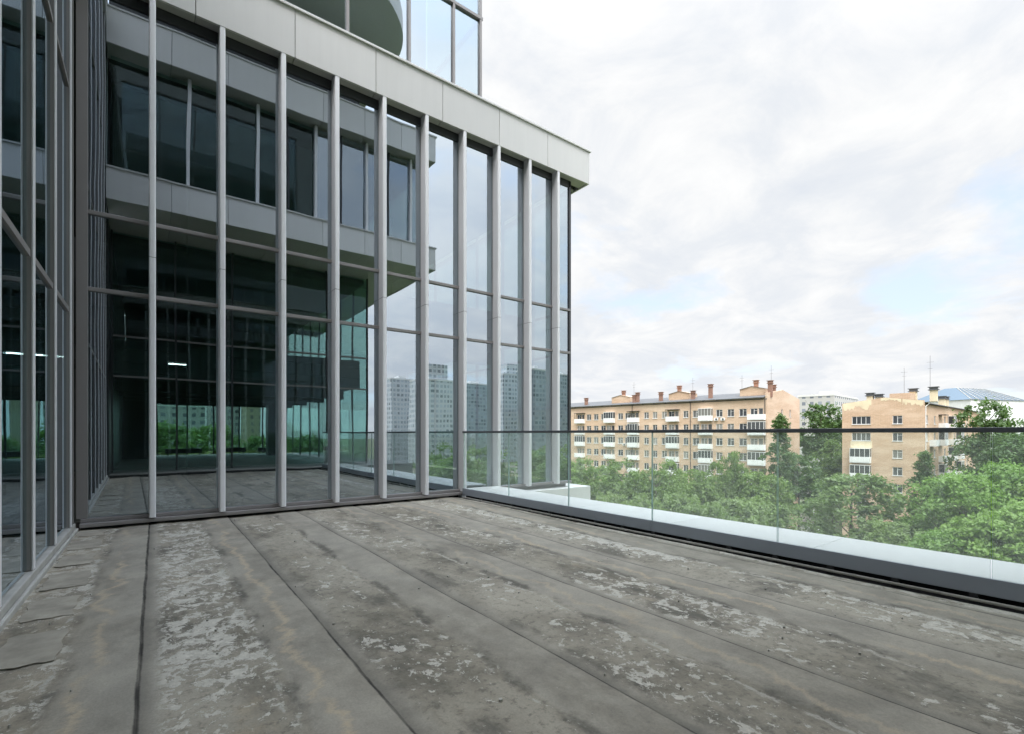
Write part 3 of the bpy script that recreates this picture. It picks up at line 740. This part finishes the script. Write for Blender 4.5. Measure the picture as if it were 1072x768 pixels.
# long block: local x = depth away from us, y along the facade
lx, ly = cw(50.5, 97)
ANG = math.atan2(.1, .995)
blk = tag(empty('apartment_block', (lx, ly, GZ), ANG), 'long buff brick apartment block with six stacks of white balconies', 'building')
def s_of(x):
    o = (x - 536) / 513; return (50.5 - 97 * o) / (.677 + .736 * o)
LEN, DEP, H1 = 78.0, 19.0, 27.6
PF = lambda u, z, d: (d, u, z)                    # facade (u = y)
PG = lambda u, z, d: (u, d, z)                    # gable (u = x)
WC = [24.75 - 3.03 * k for k in range(8)]
balx = [792, 739.5, 705, 664, 639, 608]
winx = [(777.8, 1.5), (765, 1.4), (753, 1.4), (728.6, 1.5), (718, 1.2), (695.5, 1.3), (685.7, 1.2), (676.7, 1.3), (657, 1.5), (649.6, 1.5), (631.6, 1.5), (624, 1.5), (616.5, 1.5)]
fcols = [(s_of(a), w) for a, w in winx] + [(54.5, 1.5), (58, 1.5), (65, 1.5), (70, 1.5), (74, 1.5)]
bcols = [s_of(a) for a in balx] + [61.5]
ops = []; vis = []; low = []
for k, z in enumerate(WC):
    for s, w in fcols:
        o = (s - w / 2, s + w / 2, z - .75, z + .8); ops.append(o); (vis if k < 6 and s < 54 else low).append((o, 2))
    for s in bcols:
        o = (s - 1.25, s - .35, z - 1.35, z + .8); ops.append(o); (vis if k < 3 and s < 54 else low).append((o, 1))
        o = (s - .20, s + 1.2, z - .75, z + .8); ops.append(o); (vis if k < 1 and s < 54 else low).append((o, 2))
gops = []
for k, z in enumerate(WC):
    for x in (8.2, 13.0):
        if k < 7: gops.append((x - .45, x + .45, z - .75, z + .8))
mb = MB(); wall(mb, LEN, H1, ops, PF); wall(mb, DEP, H1, gops, lambda u, z, d: (u, d, z))
# backs, top
mb.quad((DEP, 0, 0), (DEP, LEN, 0), (DEP, LEN, H1), (DEP, 0, H1)); mb.quad((0, LEN, 0), (DEP, LEN, 0), (DEP, LEN, H1), (0, LEN, H1))
mb.poly([(0, 0, H1), (DEP, 0, H1), (DEP, 0, H1 + .5), (DEP * .45, 0, H1 + 2.0), (0, 0, H1 + .9)])
mb.poly([(0, .35, H1), (DEP, .35, H1), (DEP, .35, H1 + .5), (DEP * .45, .35, H1 + 2.0), (0, .35, H1 + .9)])
for (a, b) in (((0, H1 + .9), (DEP * .45, H1 + 2.0)), ((DEP * .45, H1 + 2.0), (DEP, H1 + .5))):
    mb.quad((a[0], 0, a[1]), (b[0], 0, b[1]), (b[0], .35, b[1]), (a[0], .35, a[1]))
mb.quad((0, 0, H1), (0, .35, H1), (0, .35, H1 + .9), (0, 0, H1 + .9))
mb.build('wall', M['brick'], blk)
box('inner_core', .35, DEP - .3, .35, LEN - .3, 0, H1 - .3, M['frame_black'], blk)
for (o, n) in vis[:100]: add_window(blk, PF, *o, n)
fm, pm = MB(), MB()
for (o, n) in low + vis[100:]: window_into(fm, pm, PF, *o, n)
lw_ = fm.build('lower_windows', M['wframe'], blk); tag(lw_, kind='stuff'); pm.build('panes', M['wglass'], lw_)
for o in gops[:10]: add_window(blk, PG, *o, 1)
rb = random.Random(5)
gl_set = {(0, 1), (0, 3), (1, 0), (1, 3), (2, 2), (3, 2), (3, 1), (4, 2), (5, 2), (4, 0), (1, 4), (0, 5), (2, 4)}
for ci, s in enumerate(bcols):
    for k, z in enumerate(WC[:7]):
        if ci == 6 and k > 3: continue
        add_balcony(blk, PF, s - 1.45 - (.3 if ci == 0 else 0), s + 1.45, z - 1.45, (ci, k) in gl_set, k == 0 and ci in (1, 2, 3, 5))
# roof
rf = MB()
ez = H1 + .12
for (a, b) in (((-.55, ez), (DEP * .45, H1 + 1.85)), ((DEP * .45, H1 + 1.85), (DEP + .4, H1 + .3))):
    rf.quad((a[0], .36, a[1]), (b[0], .36, b[1]), (b[0], LEN + .4, b[1]), (a[0], LEN + .4, a[1]))
    rf.quad((a[0], .36, a[1] - .16), (a[0], LEN + .4, a[1] - .16), (b[0], LEN + .4, b[1] - .16), (b[0], .36, b[1] - .16))
rf.quad((-.55, .36, ez - .16), (-.55, .36, ez), (-.55, LEN + .4, ez), (-.55, LEN + .4, ez - .16))
roof = rf.build('roof', M['roofmetal'], blk)
mb = MB()
for k in range(26): mb.box(-.50, -.02, 1.0 + 3 * k, 1.12 + 3 * k, H1 - .14, H1 - .05)
mb.box(-.02, -.003, .02, LEN, H1 - .35, H1 - .16).build('cornice', M['eave'], blk)
for x0 in (723, 662, 801):
    s = s_of(x0); MB().tube((-.12, s, 0), (-.12, s, H1 - .2), .07, .07, 6).build('downpipe', M['eave'], blk)
for (x0, x1) in ((634, 653), (694, 716), (769, 795)):
    a, b = s_of(x1), s_of(x0)
    d = MB(); zb = H1 + .6
    d.prism([(2.6, a), (6.2, a), (6.2, b), (2.6, b)], zb, zb + 1.5)
    d.quad((2.4, a - .1, zb + 1.52), (6.4, a - .1, zb + 1.52), (6.4, (a + b) / 2, zb + 2.1), (2.4, (a + b) / 2, zb + 2.1)); d.quad((2.4, (a + b) / 2, zb + 2.1), (6.4, (a + b) / 2, zb + 2.1), (6.4, b + .1, zb + 1.52), (2.4, b + .1, zb + 1.52))
    d.poly([(2.6, a, zb + 1.5), (2.6, b, zb + 1.5), (2.6, (a + b) / 2, zb + 2.06)])
    d.build('roof_dormer', M['brick_pale'], blk)
for x0, xx, h in ((609, 2.2, 1.7), (644, 4.0, 3.1), (660, 2.0, 1.6), (663, 2.2, 2.2), (688, 2.0, 1.9), (702, 4.4, 3.3), (722, 2.0, 1.7), (739.5, 2.4, 2.9), (784, 4.2, 3.2), (803.5, 2.0, 2.7), (815, 6.0, 2.2)):
    s = s_of(x0) if x0 != 815 else .9
    chimney(blk, xx if x0 != 815 else 6.5, s + .2, H1 + .2, h, .62, .75, M['brick_red'], M['brick_red'])
for x0, h in ((656, 5.2), (718, 5.0), (770, 4.6), (801, 6.0)): antenna(blk, 3.2, s_of(x0), H1 + .6, h)
# air conditioners on the facade
for (x0, zz) in ((750, WC[0] - 1.25), (757, WC[0] - 1.25), (668, WC[1] + .9), (594 + 60, WC[2] - .9)):
    s = s_of(x0); ac = box('air_conditioner', -.36, -.02, s - .42, s + .42, zz - .28, zz + .28, M['bwhite'], blk, .03)
    MB().tube((-.375, s - .1, zz), (-.361, s - .1, zz), .22, .22, 14).build('fan_grille', M['eave'], ac)

# gable block on the right
rx, ry = cw(71.5, 85)
blk2 = tag(empty('apartment_block', (rx, ry, GZ), math.atan2(.0484, .9988)), 'buff brick block with flaking plaster, its narrow end wall facing the terrace', 'building')
H2, L2, D2 = 25.7, 60.0, 12.3
def t_of(x):
    o = (x - 536) / 513; return (71.5 - 85 * o) / (.638 + .77 * o)
W2 = [22.95 - 3.09 * k for k in range(7)]
tw_ = t_of(939.5); tb = t_of(901.5)
ops = []; wl = []
for k, z in enumerate(W2):
    o = (tw_ - .72, tw_ + .72, z - .75, z + .75); ops.append(o); wl.append((o, 2))
    o = (tb - 1.5, tb + 1.5, z - .75, z + .75)
    if k in (0, 1): ops.append(o); wl.append((o, 4))
    elif k > 3: o = (tb - .7, tb + .7, z - .75, z + .75); ops.append(o); wl.append((o, 2))
PS = lambda u, z, d: (u, d, z)
so_ = []; sw = []
for k, z in enumerate(W2):
    for s, w in ((2.2, 1.8), (8.5, 1.6), (17.5, 1.8), (27, 1.6), (33, 1.6), (42, 1.8), (50, 1.6)):
        o = (s - w / 2, s + w / 2, z - .75, z + .75); so_.append(o); sw.append((o, 2))
mb = MB(); wall(mb, D2, H2, ops, lambda u, z, d: (d, u, z)); wall(mb, L2, H2, so_, PS)
mb.quad((L2, 0, 0), (L2, D2, 0), (L2, D2, H2), (L2, 0, H2)); mb.quad((0, D2, 0), (L2, D2, 0), (L2, D2, H2), (0, D2, H2))
pk = [(0, H2), (D2, H2), (D2, H2 + .5), (D2 * .45, H2 + 1.35), (0, H2 + .55)]
mb.poly([(0, u, z) for u, z in pk]); mb.poly([(.4, u, z) for u, z in pk])
for i in (1, 2, 3, 4):
    a = pk[i]; b = pk[(i + 1) % 5]; mb.quad((0, *a), (0, *b), (.4, *b), (.4, *a))
mb.build('wall', M['brick_pale'], blk2)
box('inner_core', .35, L2 - .3, .35, D2 - .3, 0, H2 - .3, M['frame_black'], blk2)
for o, n in wl: add_window(blk2, PF, *o, n)
for o, n in sw: add_window(blk2, PS, *o, n)
for k in (2, 3):                       # glazed boxes with white aprons
    add_balcony(blk2, PF, tb - 1.6, tb + 1.6, W2[k] - 1.65, True, False)
m = MB(); bar(m, PF, tb - 1.7, tb + 1.7, W2[2] + 1.0, W2[1] - .82, -.06, -.005); m.build('plaster_panel', M['plaster'], blk2)
# flaking plaster at the top of the gable, a ragged thin coat
rp = random.Random(11); m = MB()
for (c0, c1, up) in ((.1, 3.0, 1.0), (3.2, 6.2, .6), (7.6, 12.2, 1.5)):
    m = MB(); n = 16; topz = lambda u: (H2 + .5 + (.85 * (u / (D2 * .45)) if u < D2 * .45 else .85 * (D2 - u) / (D2 * .55)))
    pts = [(c0 + (c1 - c0) * k / n) for k in range(n + 1)]
    zs_ = [max(H2 - .9, topz(p) - up * (.45 + .75 * rp.random())) for p in pts]
    for k in range(n):
        m.quad((-.02, pts[k], zs_[k]), (-.02, pts[k + 1], zs_[k + 1]), (-.02, pts[k + 1], topz(pts[k + 1]) - .03), (-.02, pts[k], topz(pts[k]) - .03))
        m.quad((-.001, pts[k], zs_[k]), (-.02, pts[k], zs_[k]), (-.02, pts[k + 1], zs_[k + 1]), (-.001, pts[k + 1], zs_[k + 1]))
    m.build('flaking_plaster', M['plaster'], blk2)
for i, s in enumerate((5.5, 13.0, 22, 30)):
    for k, z in enumerate(W2[:6]):
        if i == 0 and k != 1: continue
        add_balcony(blk2, PS, s - 1.5, s + 1.5, z - 1.55, (i + k) % 2 == 0, k == 0)
rf = MB()
for a, b in (((-.5, H2 + .12), (D2 * .45, H2 + 1.2)), ((D2 * .45, H2 + 1.2), (D2 + .4, H2 + .35))):
    rf.quad((.41, a[0], a[1]), (L2 + .4, a[0], a[1]), (L2 + .4, b[0], b[1]), (.41, b[0], b[1])); rf.quad((.41, a[0], a[1] - .15), (.41, b[0], b[1] - .15), (L2 + .4, b[0], b[1] - .15), (L2 + .4, a[0], a[1] - .15))
rf.quad((.41, -.5, H2 - .03), (L2 + .4, -.5, H2 - .03), (L2 + .4, -.5, H2 + .12), (.41, -.5, H2 + .12))
rf.build('roof', M['roofmetal'], blk2)
MB().tube((.5, -.12, 0), (.5, -.12, H2 - .5), .07, .07, 6).tube((.5, -.12, H2 - .5), (.9, -.5, H2), .07, .07, 6).build('downpipe', M['wframe'], blk2)
for (y, x, h) in ((t_of(906), 3.0, 1.8), (t_of(915), 3.2, 1.5), (t_of(947.5), 6, 2.4), (t_of(971.5), 4.5, 2.4), (1.5, 24, 1.8), (2.5, 34, 2.2)):
    chimney(blk2, x, y, H2 + .5, h - .4, .85, 1.0, M['plaster'], M['roofmetal'])
m = MB(); m.box(2.0, 7.0, t_of(950), t_of(928), H2 + .7, H2 + 2.1); m.build('roof_dormer', M['brick_pale'], blk2)
antenna(blk2, 5.0, t_of(939), H2 + 1.0, 6.0); antenna(blk2, 8.0, .6, H2 + .5, 8.5)

# ------------------------------------------------------------------ buildings further off
pale1 = towermat('pale panel facade', (.50, .49, .47), (.10, .11, .13), 3.2, 3.0, .45, .5)
pale2 = towermat('grey balcony facade', (.62, .64, .66), (.19, .21, .23), 2.6, 3.0, .62, .56)
tan1 = towermat('tan tower facade', (.46, .38, .27), (.12, .11, .10), 3.4, 3.0, .35, .48)
dark1 = towermat('dark tower facade', (.34, .37, .40), (.13, .15, .17), 2.4, 3.0, .7, .6)
def block(name, x, y, w, d, h, mat, rz, label, crown=None, group=None):
    o = tag(empty(name, (x, y, GZ), rz), label, 'building', group)
    box('body', -w / 2, w / 2, -d / 2, d / 2, 0, h, mat, o)
    MB().box(-w / 2 - .15, w / 2 + .15, -d / 2 - .15, d / 2 + .15, h + .002, h + .9).build('parapet', M['fascia'], o)
    if crown: box('penthouse', -w / 2 * crown[0], w / 2 * crown[0], -d / 2 * .7, d / 2 * .7, h + .905, h + crown[1], mat, o)
    else: box('lift_house', -w * .12, w * .12, -d * .2, d * .2, h + .905, h + 3, M['paleblock'] or M['fascia'], o)
    return o
c = px(868, 230); block('panel_building', c[0], c[1], 40, 14, 19 + (453 - 414.5) / 513 * 230 + 1.5 - .9, pale1, .1, 'white panel building showing above the trees between the two brick blocks')
c = px(1070, 260); block('panel_building', c[0], c[1], 30, 14, 19 + 1.5 + (453 - 433) / 513 * 260, tan1, .0, 'low tan building past the treetops at the far right edge')
# blue glazed hipped roof behind the gable block
c = px(1012, 190); gb = tag(empty('glass_roofed_hall', (c[0], c[1], GZ), -.35), 'pale hall with a blue hipped glass roof behind the gable block', 'building')
hz = 19 + 1.5 + (453 - 420) / 513 * 190
box('body', -15, 15, -10, 10, 0, hz, M['bwhite'], gb)
m = MB(); t_ = hz + 5.0; e = hz + .01
m.quad((-15.4, -10.4, e), (15.4, -10.4, e), (6, -2, t_), (-9, -2, t_)); m.quad((15.4, -10.4, e), (15.4, 10.4, e), (6, 2, t_), (6, -2, t_))
m.quad((15.4, 10.4, e), (-15.4, 10.4, e), (-9, 2, t_), (6, 2, t_)); m.quad((-15.4, 10.4, e), (-15.4, -10.4, e), (-9, -2, t_), (-9, 2, t_)); m.quad((-9, -2, t_), (6, -2, t_), (6, 2, t_), (-9, 2, t_))
m.build('glass_roof', M['bluepane'], gb)
m = MB()
for k in range(9): m.tube((-15.4 + 30.8 * k / 8, -10.45, e + .05), (-9 + 15 * k / 8, -2.05, t_ + .05), .12, .12, 5)
m.build('roof_ribs', M['curb'], gb)

# towers behind the camera, mirrored in the right-hand bays
VT = 2 * GV
def mirror_tower(x0, x1, ytop, dist, mat, label, crown=None):
    vm = dist
    def at(x):
        o = (x - 536) / 513; d = vm / (.8 - .6 * o); return d * (.6 + .8 * o), d
    ua, da = at(x0); ub, db = at(x1); d = (da + db) / 2
    h = 19 + 1.5 + (453 - ytop) / 513 * d
    return block('residential_tower', (ua + ub) / 2, VT - vm - 8, ub - ua, 16, h, mat, 0, label, crown)
mirror_tower(409, 437, 397, 300, pale2, 'grey tower mirrored in the pane between the fifth and sixth fins')
mirror_tower(441, 478, 398, 260, pale2, 'broad banded tower with a raised crown mirrored beside the railing end', (.55, 9.5))
mirror_tower(484, 516, 402, 340, dark1, 'plain grey slab tower mirrored in the first bay past the railing')
mirror_tower(527, 550, 392, 280, pale2, 'slim pale tower with a tall crown mirrored in the second bay past the railing', (.6, 7.5))
mirror_tower(556, 575, 387, 250, dark1, 'tall grey tower mirrored in the third bay past the railing')
mirror_tower(584, 600, 392, 290, dark1, 'grey tower mirrored in the narrow corner pane')
# pale blocks behind the far windows of the mirrored hall
for (x0, x1, yt, dist, mt, lb) in ((128, 150, 400, 190, tan1, 'tan block mirrored through the hall window next to the dark corner'), (152, 214, 425, 230, pale1, 'long pale block mirrored behind the trees through the hall windows'),
                                   (216, 250, 395, 260, pale1, 'higher pale block mirrored through the middle hall windows'), (258, 274, 380, 240, tan1, 'narrow tan tower mirrored beside the dark hall column')):
    mirror_tower(x0, x1, yt, dist, mt, lb)

# ------------------------------------------------------------------ trees
def trunk_mesh(seed, H, spread, base=.28):
    r = random.Random(seed); mb = MB()
    p = Vector((0, 0, 0)); prev = base
    pts = [p]
    for k in range(5):
        q = p + Vector((r.uniform(-.25, .25), r.uniform(-.25, .25), H * .17)); mb.tube(p, q, prev, prev * .8, 8); prev *= .8; p = q; pts.append(p)
    for k in range(11):
        i = r.randint(1, 5); a = r.random() * 6.28; ln = spread * r.uniform(.45, .85)
        s = pts[i]; q = s + Vector((math.cos(a) * ln, math.sin(a) * ln, ln * r.uniform(.5, 1.2)))
        mid = (s + q) / 2 + Vector((0, 0, -.08 * ln)); rr = base * .8 ** i * .5
        mb.tube(s, mid, rr, rr * .7, 6); mb.tube(mid, q, rr * .7, rr * .25, 6)
    return mb.mesh('trunk', M['bark'])
def crown_mesh(seed, H, w, kind, mat, nclump, nleaf, ls):
    """many separate leaf faces gathered into clumps; the sky shows between"""
    r = random.Random(seed); mb = MB(); z0 = H * (.14 if kind == 'col' else .2)
    lobes = []
    for k in range(9 if kind != 'col' else 4):
        a = r.random() * 6.28; rr = w * .5 * r.uniform(.25, .62); lobes.append((Vector((math.cos(a) * rr, math.sin(a) * rr, r.uniform(z0 + (H - z0) * .25, H * .84))), w * r.uniform(.17, .30)))
    def inside():
        while True:
            t = r.random() ** (.85)
            z = z0 + (H - z0) * t; a_ = r.random() * 6.28
            if kind == 'col': prof = (1 - t) ** .6 * min(1, t * 5 + .25)
            elif kind == 'spire': prof = (1 - t) ** .6 * min(1, t * 4 + .3) * (1 + .3 * math.sin(t * 17 + seed) + .2 * math.sin(t * 41 + a_ * 2))
            else: prof = math.sqrt(max(0, 1 - ((t - .48) / .54) ** 2))
            a = a_
            prof *= 1 + .24 * math.sin(a * 3 + seed + t * 5) + .15 * math.sin(a * 5 - t * 9 + seed)
            q = math.sqrt(r.uniform(.22, 1.0))
            return Vector((math.cos(a) * w * .5 * prof * q, math.sin(a) * w * .5 * prof * q, z)), q
    for c in range(nclump):
        if kind == 'broad' and r.random() < .55:
            lc, lr = r.choice(lobes); d = Vector((r.gauss(0, 1), r.gauss(0, 1), r.gauss(0, 1) + .35)).normalized(); p = lc + d * lr * r.uniform(.7, 1.08)
        else: p, q = inside()
        cr = r.uniform(.45, 1.1) * (w / 9) ** .5 * (.65 if kind != 'broad' else 1)
        for k in range(nleaf):
            d = Vector((r.gauss(0, .55), r.gauss(0, .55), r.gauss(0, .36))) * cr
            if kind == 'birch': d.z -= abs(r.gauss(0, .9)) * cr
            o = p + d
            n = Vector((r.gauss(0, .6) + d.x * .5, r.gauss(0, .6) + d.y * .5, .75 + r.gauss(0, .4))).normalized()
            a = n.orthogonal().normalized(); a = Matrix.Rotation(r.random() * 6.28, 3, n) @ a; b = n.cross(a)
            s = ls * r.uniform(.6, 1.3)
            mb.poly([o - a * s * .62, o - b * s * .34 + n * s * .05, o + a * s * .62, o + b * s * .34 + n * s * .05])
    return mb.mesh('crown', mat)
KIND = {}
def kindset(key, H, w, kind, mat, ncl, nlf, ls, seeds):
    KIND[key] = [(trunk_mesh(s, H, w * .5), crown_mesh(s, H, w, kind, mat, ncl, nlf, ls), H, w) for s in seeds]
kindset('broad', 17, 9, 'broad', M['leaf'], 210, 62, .38, (1, 2, 3))
kindset('bright', 17, 10, 'broad', M['leaf_bright'], 300, 84, .34, (4, 5))
kindset('dark', 20, 9, 'broad', M['leaf_dark'], 210, 62, .42, (6, 7))
kindset('birch', 17, 10, 'birch', M['leaf_grey'], 270, 62, .34, (8,))
kindset('spire', 20, 6, 'spire', M['leaf_dark'], 300, 44, .28, (9, 10))
rt = random.Random(21)
def tree(key, x, y, H, w, label, group, name='tree'):
    v = rt.choice(KIND[key]); o = empty(name, (x, y, GZ), rt.random() * 6.28); tag(o, label, 'tree', group)
    o.scale = (w / v[3], w / v[3], H / v[2])
    for nm, me in (('trunk', v[0]), ('crown', v[1])):
        c = bpy.data.objects.new(nm, me); COL.objects.link(c); c.parent = o
    return o
def tpx(key, x, d, ytop, w, label, group=None, name='tree'):
    c = px(x, d); return tree(key, c[0], c[1], 20.5 + (453 - ytop) / 513 * d, w, label, group, name)
G1 = 'trees in front of the long brick block'
LB1 = 'leafy green tree in the row hiding the foot of the long brick block'
for (x, d, y) in ((603, 84, 486), (618, 78, 484), (634, 88, 488), (650, 76, 492), (668, 84, 489), (686, 74, 494), (700, 80, 492), (718, 84, 490), (735, 72, 489), (752, 78, 484), (783, 76, 495), (800, 70, 500), (590, 80, 484), (575, 86, 484)):
    tpx('broad', x, d, y + rt.uniform(-9, 9), rt.uniform(5.5, 8.2), LB1, G1)
tpx('broad', 767, 74, 475, 4.6, 'slender treetop rising above the others before the long brick block')
LB2 = 'lower pale green tree close beneath the white ledge'
for (x, d, y) in ((640, 50, 517), (672, 46, 522), (712, 48, 522), (742, 44, 532), (775, 48, 524), (806, 50, 530)):
    tpx('birch', x, d, y + rt.uniform(-6, 8), rt.uniform(5, 7.5), LB2, 'pale trees close below the ledge')
tpx('spire', 817, 84, 434, 6.4, 'tall dark columnar tree before the gable of the long brick block', None, 'columnar_tree')
tpx('dark', 837, 92, 474, 7.5, 'dark tree at the foot of the long block gable wall')
tpx('dark', 860, 128, 421, 12.5, 'big round tree filling the gap between the two brick blocks')
tpx('broad', 872, 112, 462, 9, 'middle tree in the gap standing before the big round one')
tpx('birch', 893, 60, 496, 11.5, 'wide drooping grey green tree before the gable block')
tpx('birch', 928, 54, 545, 7, 'short pale tree beside the wide drooping one')
tpx('spire', 968, 66, 474, 6.2, 'dark pointed tree by the corner of the gable block', None, 'columnar_tree')
tpx('bright', 1004, 54, 497, 9.5, 'bright green maple left of the last glass joint')
tpx('bright', 1062, 56, 486, 10.5, 'bright green maple at the right edge behind the last glass panel')
tpx('bright', 1040, 44, 540, 8.0, 'low bright maple below the last glass joint')
tpx('bright', 1080, 42, 528, 8.0, 'low bright maple in the lower right corner of the glass')
tpx('bright', 985, 46, 558, 6.5, 'small bright maple just above the ledge before the gable block')
tpx('dark', 1035, 84, 420, 9.5, 'tall tree topping the railing in front of the gable block flank')
tpx('dark', 1058, 78, 455, 9.0, 'dark tree behind the bright maples at the right')
tpx('dark', 1085, 88, 440, 10, 'dark tree beyond the right edge of the gable block')
tpx('dark', 950, 76, 545, 6, 'dark low tree under the gable window column')
# the yards go on past the right edge of the photograph
for (x, d, H, w) in ((1150, 48, 17, 10), (1230, 52, 18, 11), (1330, 46, 17, 10), (1450, 44, 17, 10), (1180, 70, 19, 11), (1300, 66, 18, 11), (1420, 62, 19, 11), (1600, 46, 18, 11), (1550, 60, 18, 11), (1750, 44, 18, 11), (1950, 40, 17, 10)):
    c = px(x, d); tree('broad', c[0], c[1], H, w, 'leafy tree in the yards past the right edge of the view', 'trees past the right edge')
c = px(1350, 120); block('panel_building', c[0], c[1], 14, 60, 24, pale1, .05, 'long pale panel block past the right edge of the view')
# trees mirrored in the glass
for (x, y, H, w) in ((-6, -64, 21, 11), (1, -60, 22, 11), (8, -66, 21.5, 11), (15, -62, 20, 10), (22, -70, 20, 11)):
    tree('birch', x, y, H, w, 'leafy tree mirrored through the far windows of the hall', 'trees mirrored behind the hall windows')
for (x, y, H, w) in ((34, -38, 17, 10), (42, -44, 18, 11), (50, -34, 17, 10), (58, -46, 18, 11), (66, -40, 17, 10), (76, -52, 18, 11), (88, -50, 18, 11), (48, -64, 18, 11)):
    tree('broad', x, y, H, w, 'leafy tree mirrored below the towers in the facade glass', 'trees mirrored below the towers')

# ------------------------------------------------------------------ street lamp and parked car down in the yard
c = px(852, 99)
sl_ = tag(empty('street_lamp', (c[0], c[1], GZ), .6), 'slim pale street lamp post in the yard between the brick blocks', 'street lamp')
MB().tube((0, 0, 0), (0, 0, .8), .11, .10, 10).tube((0, 0, .8), (0, 0, 7.6), .075, .05, 10).build('post', M['silver'], sl_, 0, True)
MB().tube((0, 0, 7.6), (.5, 0, 8.0), .04, .035, 8).tube((.5, 0, 8.0), (1.3, 0, 8.05), .035, .03, 8).build('arm', M['silver'], sl_, 0, True)
MB().prism([(1.2, -.13), (1.85, -.09), (1.85, .09), (1.2, .13)], 7.98, 8.12).build('lamp_head', M['white'], sl_, .03)
c = px(846, 101)
car = tag(empty('parked_car', (c[0], c[1], GZ), 1.2), 'pale parked car half hidden by trees near the street lamp', 'car')
def carbody():
    prof = [(-2.15, .35), (-2.2, .75), (-1.95, .92), (-1.35, .98), (-.75, 1.42), (.75, 1.45), (1.5, 1.02), (2.1, .95), (2.2, .6), (2.15, .32)]
    mb = MB(); n = len(prof)
    for y, k in ((-.84, 1), (-.7, 0), (.7, 0), (.84, 1)):
        for x, z in prof: mb.v.append((x * (1 if not k else .985), y, z if z < 1.0 else (z if not k else .99)))
    for j in range(3):
        for i in range(n - 1): mb.f.append((j * n + i, j * n + i + 1, (j + 1) * n + i + 1, (j + 1) * n + i)); mb.m.append(0)
        mb.f.append((j * n + n - 1, j * n, (j + 1) * n, (j + 1) * n + n - 1)); mb.m.append(0)
    mb.f.append(tuple(range(n))); mb.m.append(0); mb.f.append(tuple(3 * n + n - 1 - k for k in range(n))); mb.m.append(0)
    return mb.build('body', M['bwhite'], car, .05)
carbody()
MB().quad((.80, -.62, 1.44), (1.46, -.66, 1.06), (1.46, .66, 1.06), (.80, .62, 1.44)).quad((-.80, -.62, 1.41), (-.80, .62, 1.41), (-1.30, .66, 1.03), (-1.30, -.66, 1.03)).quad((-.7, -.785, 1.02), (.85, -.785, 1.02), (.6, -.735, 1.36), (-.55, -.735, 1.36)).build('window_glass', M['wglass'], car)
for sx in (-1.35, 1.35):
    for sy in (-.86, .70):
        w_ = MB().tube((sx, sy, .32), (sx, sy + .18, .32), .32, .32, 18).build('wheel', M['black'], car)
        MB().tube((sx, sy - .006, .32), (sx, sy + .186, .32), .19, .19, 14).build('rim', M['silver'], w_)
